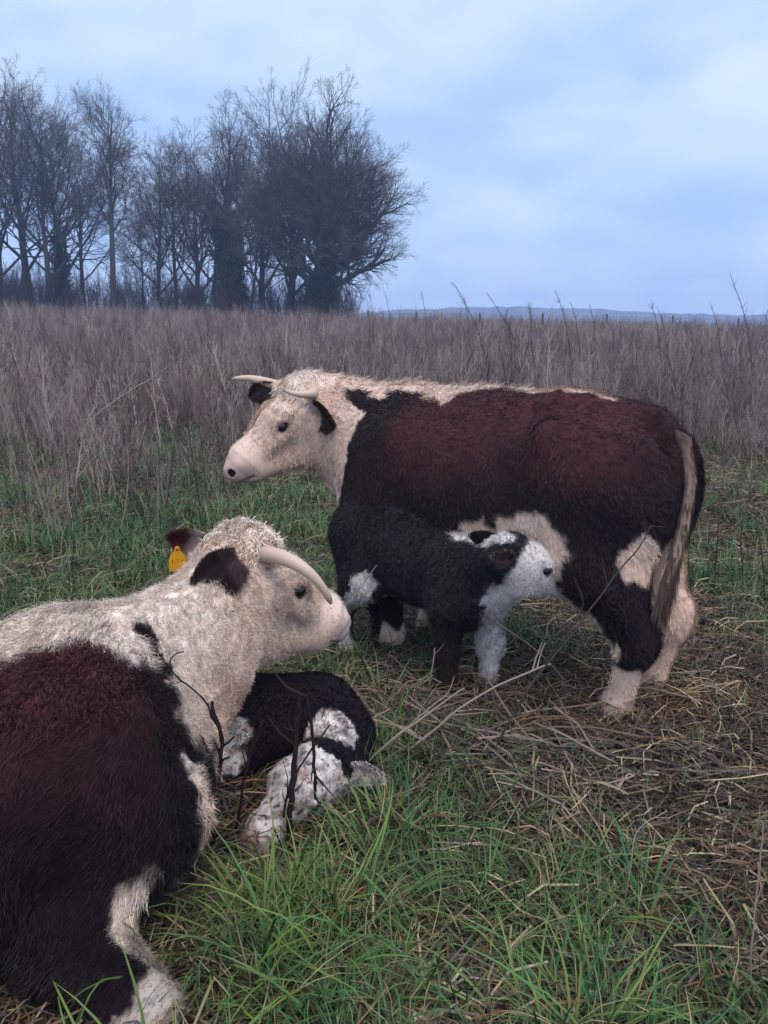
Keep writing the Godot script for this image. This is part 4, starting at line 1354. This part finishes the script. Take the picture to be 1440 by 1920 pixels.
# ------------------------------------------------------------------ trees
func sub(b: MB, tw: Array, p: Vector3, dirn: Vector3, L: float, r: float, lev: int, o: Dictionary) -> void:
	var n := 7 if lev == 1 else (5 if lev == 2 else 3)
	var pts := []
	var rad := []
	var dr := dirn
	var q := p
	for i in n + 1:
		pts.append(q)
		rad.append(maxf(r * lerpf(1.0, 0.25, float(i) / n), 0.012))
		q += dr * (L / n)
		dr = (dr + rv() * o.wig + Vector3.UP * o.up * (1.0 if lev < 3 else 0.5)).normalized()
	b.tube(pts, rad, 6 if lev == 1 else (4 if lev == 2 else 3), Color.WHITE)
	if lev < 3:
		var cnt: int = o.kids if lev == 1 else o.kids - 1
		for i in cnt:
			var t := (i + rng.randf()) / cnt * 0.8 + 0.2
			var qq: float = t * n
			var j := mini(int(qq), n - 1)
			var s: Vector3 = pts[j].lerp(pts[j + 1], qq - j)
			var tan_: Vector3 = (pts[j + 1] - pts[j]).normalized()
			var side := tan_.cross(rv()).normalized()
			var cd := tan_.rotated(side, rng.randf_range(0.45, 1.0))
			sub(b, tw, s, cd, L * rng.randf_range(0.45, 0.74) * (1.15 - 0.45 * t), r * 0.5 * (1.1 - 0.5 * t), lev + 1, o)
		sub(b, tw, pts[n], dr, L * 0.35, r * 0.25, lev + 1, o)
	else:
		for i in (2 if rng.randf() < 0.12 else 1):
			var s: Vector3 = pts[mini(2 + i, n)]
			var y: Vector3 = (dr + rv() * 0.7 + Vector3.UP * o.up).normalized()
			var z: Vector3 = y.cross(rv()).normalized()
			var k: float = o.twig * rng.randf_range(0.6, 1.2)
			tw.append(Transform3D(Basis(y.cross(z), y, z).scaled(Vector3(k, k, k)), s))

var spray: ArrayMesh
var leafy: ArrayMesh
var bark: StandardMaterial3D
var twig_mat: StandardMaterial3D
var ivy_mat: StandardMaterial3D

func tree(called: String, label: String, px: float, dep: float, h: float, o: Dictionary) -> void:
	var base := at(px, 600.0, dep)
	base.y = gy(base.x, base.z) - 0.1
	var t := thing(called, label, "tree", base, 0.0, "bare trees of the clump")
	rng.seed = hash(label)
	h *= 0.87
	var full := {"n": 10, "lo": 0.3, "fork": 0.66, "r": 0.28, "limb": 0.42, "spread": 1.15, "kids": 6, "up": 0.06, "wig": 0.19, "twig": 1.0, "lean": Vector3.ZERO, "ivy": 0.0, "dir": Vector3.ZERO, "droop": 0.0, "tone": Color(0.062, 0.060, 0.060)}
	full.merge(o, true)
	o = full
	var b := MB.new()
	var pts := []
	var rad := []
	var p := Vector3.ZERO
	var dr: Vector3 = (Vector3.UP + o.lean).normalized()
	var th: float = h * o.fork
	for i in 11:
		pts.append(p)
		rad.append(o.r * (lerpf(1.0, 0.34, i / 10.0) + 0.35 * exp(-i * 1.2)))
		p += dr * th / 10.0
		dr = (dr + rv() * 0.07 + Vector3.UP * 0.05).normalized()
	b.tube(pts, rad, 9)
	bark = mat(0.95, Color(o.tone.linear_to_srgb()), 0.1)
	put("trunk", b.mesh(), bark, t)
	var tw := []
	for i in o.n:
		var fr: float = lerpf(o.lo, 1.0, (i + 0.5 * rng.randf()) / o.n)
		var q: float = fr * 10.0
		var j := mini(int(q), 9)
		var s: Vector3 = pts[j].lerp(pts[j + 1], q - j)
		var az: float = i * 2.4 + rng.randf_range(-0.5, 0.5)
		var flat: float = o.spread * (1.15 - 0.75 * fr)
		var dirn: Vector3 = (Vector3(cos(az), 0, sin(az)) * flat + Vector3.UP * (0.9 - o.droop * (1.0 - fr)) + o.dir * (1.1 - fr * 0.7)).normalized()
		var L: float = h * o.limb * rng.randf_range(0.75, 1.15) * (1.2 - 0.45 * fr)
		var m := MB.new()
		sub(m, tw, s, dirn, L, o.r * 0.42 * (1.15 - 0.6 * fr), 1, o)
		put("limb", m.mesh(), bark, t)
	var m2 := MB.new()
	sub(m2, tw, pts[10], dr, h * (1.0 - o.fork), rad[10], 1, o)
	put("limb", m2.mesh(), bark, t)
	var cs := []
	for i in tw.size(): cs.append(vary(Color(0.115, 0.098, 0.098) * (o.tone.r / 0.062), 0.25))
	scatter("crown", spray, twig_mat, tw, cs, t)
	if o.ivy > 0.0:
		var xs := []
		cs = []
		for i in int(900 * o.ivy):
			var q := rng.randf() * 8.5 * minf(o.get("ivyh", 1.0), 1.0)
			var j := mini(int(q), 9)
			var s: Vector3 = pts[j].lerp(pts[j + 1], q - j)
			var a := rng.randf() * TAU
			var rr: float = rad[j] + rng.randf_range(0.05, 0.75) * o.get("ivyw", 0.7) * (1.0 - 0.25 * q / 8.5)
			xs.append(Transform3D(Basis.from_euler(rv() * 3.0).scaled(Vector3.ONE * rng.randf_range(0.35, 0.8)), s + Vector3(cos(a) * rr, rng.randf_range(-0.2, 0.2), sin(a) * rr)))
			cs.append(vary(Color(0.030, 0.046, 0.034), 0.35))
		scatter("ivy", leafy, ivy_mat, xs, cs, t)

func trees() -> void:
	var r := RandomNumberGenerator.new()
	r.seed = 99
	var b := MB.new()
	b.tube([Vector3.ZERO, Vector3(0.02, 0.35, 0), Vector3(0.0, 0.7, 0.03), Vector3(0.03, 1.05, 0)], [0.009, 0.008, 0.006, 0.004], 3)
	for i in 12:
		var y := r.randf_range(0.1, 1.0)
		var a := r.randf() * TAU
		var dv := Vector3(cos(a) * 0.7, r.randf_range(0.4, 1.0), sin(a) * 0.7).normalized()
		var L := r.randf_range(0.2, 0.55)
		var e := Vector3(0, y, 0) + dv * L * 0.5
		b.tube([Vector3(0, y, 0), e, e + (dv + Vector3.UP * 0.3).normalized() * L * 0.5], [0.0065, 0.0055, 0.004], 3)
	spray = b.mesh()
	b = MB.new()
	for i in 14:
		var c := Vector3(r.randf_range(-0.4, 0.4), r.randf_range(-0.4, 0.4), r.randf_range(-0.4, 0.4))
		var u := Vector3(r.randf_range(-1, 1), r.randf_range(-1, 1), r.randf_range(-1, 1)).normalized()
		var w := u.cross(Vector3(r.randf_range(-1, 1), r.randf_range(-1, 1), 0.3)).normalized()
		var nn := u.cross(w)
		var s := 0.13
		var k := b.add(c - u * s, nn)
		b.add(c - w * s * 0.8, nn); b.add(c + u * s, nn); b.add(c + w * s * 0.8, nn)
		b.quad(k, k + 1, k + 2, k + 3)
	leafy = b.mesh()
	twig_mat = mat(0.95, Color.WHITE, 0.1)
	ivy_mat = mat(0.6, Color.WHITE, 0.3)
	var D := 64.0
	tree("bare_tree", "forked bare tree cut off by the left edge of the photo", 4, D, 16.5, {"n": 11, "r": 0.30, "fork": 0.62, "spread": 1.0})
	tree("bare_tree", "tallest bare tree with thin twisting top above the left group", 58, D + 3, 18.8, {"n": 12, "r": 0.34, "fork": 0.74, "lo": 0.28, "limb": 0.27, "up": 0.16, "wig": 0.26})
	tree("bare_tree", "bare tree with dense brown crown right of the tallest one", 98, D - 2, 15.4, {"n": 12, "r": 0.24, "spread": 1.0, "fork": 0.66})
	tree("bare_tree", "ivy clad bare tree in the middle of the left group", 124, D, 15.6, {"n": 13, "r": 0.30, "fork": 0.66, "spread": 1.0, "ivy": 0.5, "ivyw": 0.35, "ivyh": 0.75})
	tree("bare_tree", "slim bare tree between the ivy clad tree and the straight mast-like tree", 160, D + 4, 15.2, {"n": 10, "r": 0.2, "fork": 0.7})
	tree("bare_tree", "straight mast-like tree with branches only near its top, right end of the left group", 218, D - 6, 14.6, {"n": 13, "r": 0.22, "lo": 0.48, "fork": 0.92, "limb": 0.20, "lean": Vector3(-0.055, 0, 0), "spread": 0.9, "kids": 5})
	tree("bare_tree", "low bare tree leaning into the gap between the two groups", 302, D, 12.6, {"n": 11, "r": 0.20, "fork": 0.7, "lo": 0.22, "lean": Vector3(-0.06, 0, 0), "spread": 1.0})
	tree("bare_tree", "slender bare tree right of the gap, paired with a twin", 332, D + 2, 12.9, {"n": 9, "r": 0.18, "fork": 0.8, "limb": 0.28})
	tree("bare_tree", "bare tree with a thick fork left of the ivy column", 372, D, 13.4, {"n": 11, "r": 0.27, "fork": 0.5, "spread": 0.9, "ivy": 0.3, "ivyw": 0.25, "ivyh": 0.5})
	tree("bare_tree", "bare tree standing against the left side of the ivy column", 400, D + 3, 13.8, {"n": 11, "r": 0.26, "fork": 0.66})
	tree("ivy_tree", "tree smothered in dark ivy like a column in the right group", 436, D - 1, 15.0, {"n": 11, "r": 0.36, "fork": 0.72, "lo": 0.4, "limb": 0.26, "ivy": 1.9, "ivyw": 1.15, "ivyh": 0.95, "up": 0.16})
	tree("bare_tree", "bare tree right of the ivy column with twisted upright top branches", 492, D + 2, 16.0, {"n": 12, "r": 0.30, "fork": 0.55, "lo": 0.3, "up": 0.15, "wig": 0.22, "spread": 0.8})
	tree("bare_tree", "tall bare tree with antler-like top branches left of the broad beech", 545, D + 1, 15.6, {"n": 15, "r": 0.36, "fork": 0.55, "lo": 0.25, "up": 0.14, "wig": 0.22, "spread": 0.95, "kids": 7})
	tree("beech_tree", "broad beech with drooping branches at the open right end of the clump", 600, D - 4, 14.6, {"n": 30, "r": 0.74, "fork": 0.58, "lo": 0.30, "limb": 0.42, "up": 0.05, "wig": 0.15, "spread": 1.15, "droop": 0.45, "dir": Vector3(0.30, 0, 0), "kids": 8, "ivy": 1.3, "ivyw": 0.5, "ivyh": 0.5, "twig": 1.15})
	tree("bare_tree", "thin bare tree seen through the gap between the two groups", 270, D + 8, 9.5, {"n": 8, "r": 0.12, "fork": 0.75, "limb": 0.25})
	tree("bare_tree", "slanting thin bare tree at the foot of the ivy column", 466, D - 3, 10.5, {"n": 8, "r": 0.13, "fork": 0.8, "limb": 0.24, "lean": Vector3(0.12, 0, 0)})
	# brushwood under the trees
	var xs := []
	var cs := []
	for i in 420:
		var px := rng.randf_range(-40, 660)
		var dd := D + rng.randf_range(-7, 8)
		var q := at(px, 600, dd)
		var s := rng.randf_range(1.6, 4.2)
		xs.append(spot(Vector3(q.x, gy(q.x, q.z), q.z), rng.randf() * TAU, Vector3(s, s, s), rv() * 0.15))
		cs.append(vary(Color(0.055, 0.042, 0.042), 0.3))
	scatter("brushwood", weed(55, 5, 1.0, 16), twig_mat, xs, cs)

func fence() -> void:
	var t := thing("wire_fence", "wire fence of wooden posts along the far edge of the weeds", "fence")
	var m := mat(0.95, Color(0.36, 0.33, 0.31), 0.1)
	var wm := mat(0.6, Color(0.3, 0.3, 0.3), 0.4)
	var px := [690, 781, 900, 1018, 1138, 1262, 1385, 1508]
	var py := [583, 585, 587, 588, 590, 593, 597, 600]
	var tops := []
	for i in px.size():
		var top := at(px[i], py[i], 46.0 - i * 0.5)
		var g := gy(top.x, top.z) - 0.3
		var b := MB.new()
		b.tube([Vector3(top.x, g, top.z), Vector3(top.x + 0.01, (g + top.y) / 2, top.z), top, top + Vector3(0, 0.03, 0)], [0.052, 0.050, 0.047, 0.02], 8)
		put("post", b.mesh(), m, t)
		tops.append(top)
	for k in 2:
		for i in tops.size() - 1:
			var o := Vector3(0, -0.08 - 0.28 * k, 0.065)
			var a: Vector3 = tops[i] + o
			var e: Vector3 = tops[i + 1] + o
			var b := MB.new()
			b.tube([a, (a + e) * 0.5 - Vector3(0, 0.03, 0), e], [0.003, 0.003, 0.003], 4)
			put("wire", b.mesh(), wm, t)

# ------------------------------------------------------------------ dead stems one can tell apart
var stem_mat: StandardMaterial3D
func stem(called: String, label: String, pts: Array, r0: float, r1: float, col: Color, twigs := 0, tl := 0.12, group := "") -> void:
	rng.seed = hash(label)
	var o: Vector3 = pts[0]
	var t := thing(called, label, "dead stem", o, 0.0, group)
	var P := []
	var R := []
	var n := 5 * (pts.size() - 1)
	for i in n + 1:
		var q := float(i) / 5.0
		var j := mini(int(q), pts.size() - 2)
		var f := q - j
		var a: Vector3 = pts[maxi(j - 1, 0)]
		var b2: Vector3 = pts[j]
		var c: Vector3 = pts[j + 1]
		var d: Vector3 = pts[mini(j + 2, pts.size() - 1)]
		var v := b2.cubic_interpolate(c, a, d, f) - o
		P.append(v + rv() * r0 * 0.5)
		R.append(lerpf(r0, r1, float(i) / n) * rng.randf_range(0.88, 1.12))
	var m := MB.new()
	m.tube(P, R, 7, col)
	put("stalk", m.mesh(), stem_mat, t)
	for k in twigs:
		var q := rng.randf_range(0.3, 1.0) * n
		var j := mini(int(q), n - 1)
		var s: Vector3 = P[j].lerp(P[j + 1], q - j)
		var tan_: Vector3 = (P[j + 1] - P[j]).normalized()
		var cd := tan_.rotated(tan_.cross(rv()).normalized(), rng.randf_range(0.4, 0.9))
		var L := tl * rng.randf_range(0.5, 1.3)
		var b := MB.new()
		var e := s + cd * L * 0.5
		var cd2 := (cd + rv() * 0.35 + Vector3.UP * 0.2).normalized()
		b.tube([s, e, e + cd2 * L * 0.5], [r1 * 0.8, r1 * 0.6, r1 * 0.35], 5, col)
		put("twig", b.mesh(), stem_mat, t)

func stems() -> void:
	stem_mat = mat(0.85, Color.WHITE, 0.2)
	var dk := Color(0.030, 0.023, 0.022)
	var pale := Color(0.27, 0.21, 0.165)
	var mid := Color(0.12, 0.09, 0.075)
	stem("broken_stalk", "thick dark broken stalk with pale snapped top in front of the newborn calf", [on_ground(540, 1612), at(546, 1500, 2.30), at(553, 1400, 2.30), at(562, 1320, 2.30), at(570, 1302, 2.30)], 0.0105, 0.0065, dk, 4, 0.10)
	stem("bent_stalk", "thin dark arm bent down from the snapped stalk top", [at(571, 1304, 2.30), at(582, 1350, 2.32), at(588, 1420, 2.33), at(592, 1500, 2.34)], 0.0055, 0.0045, dk, 4, 0.08)
	stem("dark_stalk", "dark stalk against the white brisket of the lying cow", [on_ground(393, 1615), at(400, 1540, 2.18), at(410, 1440, 2.16), at(418, 1385, 2.15), at(396, 1315, 2.14)], 0.0085, 0.005, dk, 5, 0.10)
	stem("hooked_stem", "hooked thin stem with curled tip before the neck of the lying cow", [at(418, 1385, 2.15), at(380, 1310, 2.10), at(330, 1268, 2.06), at(318, 1245, 2.05), at(330, 1226, 2.05), at(345, 1222, 2.05)], 0.0028, 0.0014, dk, 2, 0.05)
	stem("dark_stalk", "dark slanting stalk just left of the newborn's head", [on_ground(440, 1590), at(452, 1500, 2.33), at(468, 1420, 2.33), at(500, 1340, 2.33)], 0.005, 0.003, dk, 4, 0.10)
	stem("dark_stalk", "dark slanting stalk crossing the newborn's face", [on_ground(520, 1585), at(535, 1510, 2.34), at(560, 1440, 2.36), at(620, 1360, 2.4)], 0.0045, 0.0025, dk, 5, 0.10)
	stem("pale_stick", "longest pale stick lying from the straw towards the belly of the standing cow", [on_ground(715, 1450, 0.05), at(800, 1380, 2.75), at(905, 1300, 2.80), at(1032, 1244, 2.85)], 0.0052, 0.0035, pale, 3, 0.12)
	stem("pale_stick", "pale stick crossing below the longest one near the calf's front hoof", [on_ground(640, 1480, 0.03), at(720, 1400, 2.62), at(800, 1340, 2.68), at(870, 1290, 2.72)], 0.004, 0.0025, pale, 2, 0.12)
	stem("dark_branch", "long dark knobbly branch arching up before the hind leg of the standing cow", [on_ground(905, 1455, 0.02), at(985, 1300, 2.75), at(1080, 1180, 2.78), at(1150, 1085, 2.80), at(1195, 1030, 2.82), at(1222, 985, 2.83)], 0.0048, 0.0018, Color(0.06, 0.05, 0.05), 7, 0.09)
	stem("dark_branch", "second dark branch crossing the first under the cow's belly", [on_ground(930, 1400, 0.04), at(1010, 1260, 2.9), at(1090, 1150, 2.9), at(1075, 1080, 2.88)], 0.0045, 0.002, Color(0.05, 0.04, 0.04), 4, 0.08)
	stem("upright_straw", "pale upright straw beside the calf's white front hoof", [on_ground(795, 1360), at(805, 1290, 3.0), at(815, 1215, 3.0)], 0.003, 0.002, pale, 1, 0.08)
	stem("upright_straw", "pale upright straw under the belly between the two front legs of the calf", [on_ground(905, 1370), at(912, 1290, 2.95), at(922, 1205, 2.95)], 0.003, 0.002, pale, 2, 0.08)
	stem("fallen_weed", "thin stem slanting down right through the shade under the cow", [at(930, 1168, 3.0), at(1000, 1215, 3.0), at(1060, 1275, 3.0)], 0.0028, 0.002, mid, 1, 0.08)
	stem("straw", "straw leaning against the hind leg of the drinking calf", [at(640, 1145, 3.35), at(670, 1110, 3.35), at(706, 1060, 3.35)], 0.0024, 0.0018, pale, 0)
	for q in [[640, 1500, 760, 1400, 2.55, "fallen stick nearest to the newborn's ear"], [660, 1540, 800, 1470, 2.45, "low fallen stick below the newborn's ear"], [600, 1420, 730, 1330, 2.8, "fallen stick behind the newborn's back"], [690, 1440, 840, 1300, 2.75, "steep fallen stick right of the newborn"], [655, 1390, 760, 1290, 2.9, "fallen stick rising towards the calf's front hoof"], [700, 1290, 655, 1190, 3.0, "thin stem standing under the nose of the lying cow"], [760, 1450, 1010, 1330, 2.6, "long low stick pointing at the cow's hind hoof"]]:
		stem("fallen_stick", q[5], [on_ground(q[0], q[1], 0.03), at((q[0] + q[2]) * 0.5, (q[1] + q[3]) * 0.5 - 8, q[4]), at(q[2], q[3], q[4] + 0.05)], 0.0038, 0.002, [pale, mid, Color(0.2, 0.15, 0.12)][int(q[0]) % 3], 2, 0.1)
	# on the right
	stem("dark_weed", "dark leafless weed with pale tip right behind the tail of the standing cow", [on_ground(1300, 1165), at(1292, 1060, 4.0), at(1288, 960, 4.0), at(1268, 895, 4.0)], 0.0034, 0.0015, mid, 5, 0.14)
	stem("dark_weed", "dark upright weed between the tail and the right edge", [on_ground(1338, 1130), at(1346, 1000, 4.3), at(1358, 880, 4.3), at(1365, 790, 4.3)], 0.0036, 0.0014, mid, 9, 0.2)
	stem("dark_weed", "tall dark weed arching left out of the right edge", [on_ground(1436, 1150), at(1425, 1010, 4.2), at(1395, 870, 4.2), at(1370, 760, 4.2), at(1325, 690, 4.2)], 0.0038, 0.0014, mid, 11, 0.25)
	stem("dark_weed", "dark weed standing right of the tail with side twigs", [on_ground(1395, 1105), at(1390, 1000, 4.6), at(1408, 900, 4.6), at(1385, 800, 4.6)], 0.0042, 0.0018, mid, 8, 0.2)
	stem("pale_weed", "thin pale stem at the lower right edge of the photo", [on_ground(1412, 1915), at(1408, 1800, 1.66), at(1422, 1650, 1.68), at(1432, 1540, 1.70)], 0.0028, 0.0016, pale, 2, 0.1)
	stem("pale_weed", "thin bent pale stem on the trampled grass at the lower right", [on_ground(1160, 1760), at(1180, 1640, 1.95), at(1195, 1560, 1.98), at(1250, 1520, 2.0)], 0.0022, 0.0014, pale, 1, 0.1)
	# on the left
	stem("pale_weed", "tall pale dead weed with a fanned broken top left of the standing cow's face", [on_ground(130, 1010), at(140, 930, 5.4), at(150, 850, 5.4), at(158, 800, 5.4), at(185, 755, 5.4)], 0.0060, 0.0035, Color(0.33, 0.27, 0.22), 6, 0.25)
	stem("pale_branch", "pale branch of the fanned weed reaching right", [at(158, 800, 5.4), at(190, 770, 5.4), at(240, 735, 5.4), at(290, 705, 5.4), at(310, 690, 5.4)], 0.0045, 0.002, Color(0.33, 0.27, 0.22), 9, 0.2)
	var k := 0
	for q in [[128, 990, 120, 800], [190, 1010, 165, 830], [255, 985, 205, 815], [90, 960, 60, 790], [300, 990, 330, 800], [385, 1000, 372, 790], [420, 965, 400, 760], [360, 930, 330, 745], [50, 1000, 25, 830], [280, 1020, 240, 900], [345, 1010, 370, 905]]:
		var g := on_ground(q[0], q[1])
		var dd := -g.z
		stem("dark_weed", ["dark weed just left of the pale fanned weed", "dark weed at the foot of the pale fanned weed", "dark weed leaning left behind the lying cow's ear", "dark weed near the left edge above the lying cow's back", "dark weed rising right behind the lying cow's ear tag", "dark weed left of the standing cow's nose", "dark weed nearest to the standing cow's nose", "slim dark weed between the fanned weed and the cow's nose", "dark weed farthest left", "short dark weed above the lying cow's ear tag", "short dark weed left of the lying cow's curly poll"][k], [g, at(q[0] * 0.6 + q[2] * 0.4 + 6, q[1] * 0.6 + q[3] * 0.4, dd), at(q[2], q[3], dd)], 0.0055, 0.002, dk.lerp(mid, 0.35), 11, 0.25, "dark weeds at the edge of the dead stand")
		k += 1
	# tall weeds that stand out against the sky
	k = 0
	for q in [[906, 650, 852, 533, 12.0], [965, 640, 912, 548, 14.0], [1068, 650, 1041, 545, 12.0], [996, 640, 990, 566, 13.0], [1240, 680, 1222, 572, 12.0], [1405, 640, 1371, 520, 11.0], [1250, 650, 1232, 574, 15.0], [1115, 640, 1105, 570, 16.0], [700, 640, 692, 545, 16.0], [800, 640, 790, 545, 17.0], [1350, 650, 1333, 572, 15.0], [1085, 640, 1070, 568, 15.0], [880, 640, 870, 560, 17.0], [735, 640, 722, 548, 17.0]]:
		var a := at(q[0], q[1], q[4])
		var low := Vector3(a.x + 0.1, gy(a.x, a.z), a.z)
		var e := at(q[2], q[3], q[4])
		stem("tall_weed", ["tall seedy weed leaning left, against the sky above the cow's withers", "tall weed leaning left beside the seedy one above the cow's back", "tall weed against the sky above the middle of the cow's back", "short knobbly weed against the sky beside a fence post", "tall weed against the sky above the cow's rump", "tallest weed leaning left against the sky near the right edge", "thin weed touching the tall one above the rump", "thin weed against the sky left of a fence post above the loin", "faint weed against the sky just right of the beech", "faint weed against the sky halfway between beech and cow's withers", "faint weed against the sky before the last fence post", "faint thin weed close to the one above the middle of the back", "faint weed against the sky left of the seedy one", "second faint weed right of the beech"][k], [low, low.lerp(a, 0.6) + Vector3(0.04, 0, 0), a, a.lerp(e, 0.55) + Vector3(0.03, 0, 0), e], 0.007, 0.0035, mid.lerp(dk, 0.4), 14, 0.10, "tall weeds against the sky")
		k += 1
func sky_picture() -> Image:
	var w := 1024
	var h := 512
	var im := Image.create(w, h, false, Image.FORMAT_RGBF)
	var cn := FastNoiseLite.new()
	cn.seed = 5
	cn.frequency = 1.0
	cn.fractal_octaves = 5
	for y in h:
		var el := (0.5 - (y + 0.5) / h) * PI
		var e := maxf(sin(el), 0.0)
		for x in w:
			var az := (x + 0.5) / w * TAU
			var dir := Vector3(cos(az) * cos(el), sin(el), sin(az) * cos(el))
			var q := Vector3(dir.x, dir.y * 2.6, dir.z) * 3.2
			var c := cn.get_noise_3dv(q + Vector3(0.4, 0, 0.2) * cn.get_noise_3dv(q * 0.6)) * 0.38 + 0.30 * cn.get_noise_3dv(q * 0.33 + Vector3(2, 1, 5)) + 0.53
			var base := Color(0.425, 0.575, 0.81).lerp(Color(0.425, 0.58, 0.825), e)
			var cl := smoothstep(0.38, 0.75, c)
			var col := base.lerp(Color(0.31, 0.475, 0.79), 0.8 * smoothstep(0.5, 0.22, c)).lerp(Color(0.60, 0.70, 0.885), cl * 0.85)
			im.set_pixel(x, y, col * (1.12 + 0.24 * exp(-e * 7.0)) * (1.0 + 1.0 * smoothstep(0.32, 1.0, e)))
	return im

func _ready() -> void:
	nz.seed = 3
	nz.frequency = 0.35
	nz.fractal_octaves = 3
	nf.seed = 8
	nf.frequency = 1.0
	nf.fractal_octaves = 2
	rng.seed = 1
	var cam := Camera3D.new()
	cam.name = "camera"
	add_child(cam)
	cam.position = Vector3(0, EYE, 0)
	cam.rotation.x = PITCH
	cam.fov = 61.93
	cam.near = 0.05
	cam.far = 3000.0
	cam.current = true
	var env := Environment.new()
	env.background_mode = Environment.BG_SKY
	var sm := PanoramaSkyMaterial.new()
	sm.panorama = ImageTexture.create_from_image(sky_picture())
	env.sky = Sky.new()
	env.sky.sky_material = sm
	env.tonemap_mode = Environment.TONE_MAPPER_LINEAR
	env.tonemap_exposure = 1.12
	env.sdfgi_enabled = true
	env.ssao_enabled = true
	env.ssil_enabled = true
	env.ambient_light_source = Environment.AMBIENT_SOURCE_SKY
	env.fog_enabled = true
	env.fog_light_color = Color(0.72, 0.82, 1.0)
	env.fog_density = 0.0016
	var we := WorldEnvironment.new()
	we.name = "world"
	we.environment = env
	add_child(we)
	var sun := DirectionalLight3D.new()
	sun.name = "sun"
	sun.light_energy = 0.6
	sun.light_color = Color(1.0, 0.91, 0.82)
	sun.light_angular_distance = 40.0
	sun.shadow_enabled = true
	add_child(sun)
	sun.rotation = Vector3(deg_to_rad(-62.0), deg_to_rad(25.0), 0)
	prep()
	land()
	trees()
	fence()
	cow_standing()
	cow_lying()
	calf_standing()
	calf_lying()
	stems()
	plants()
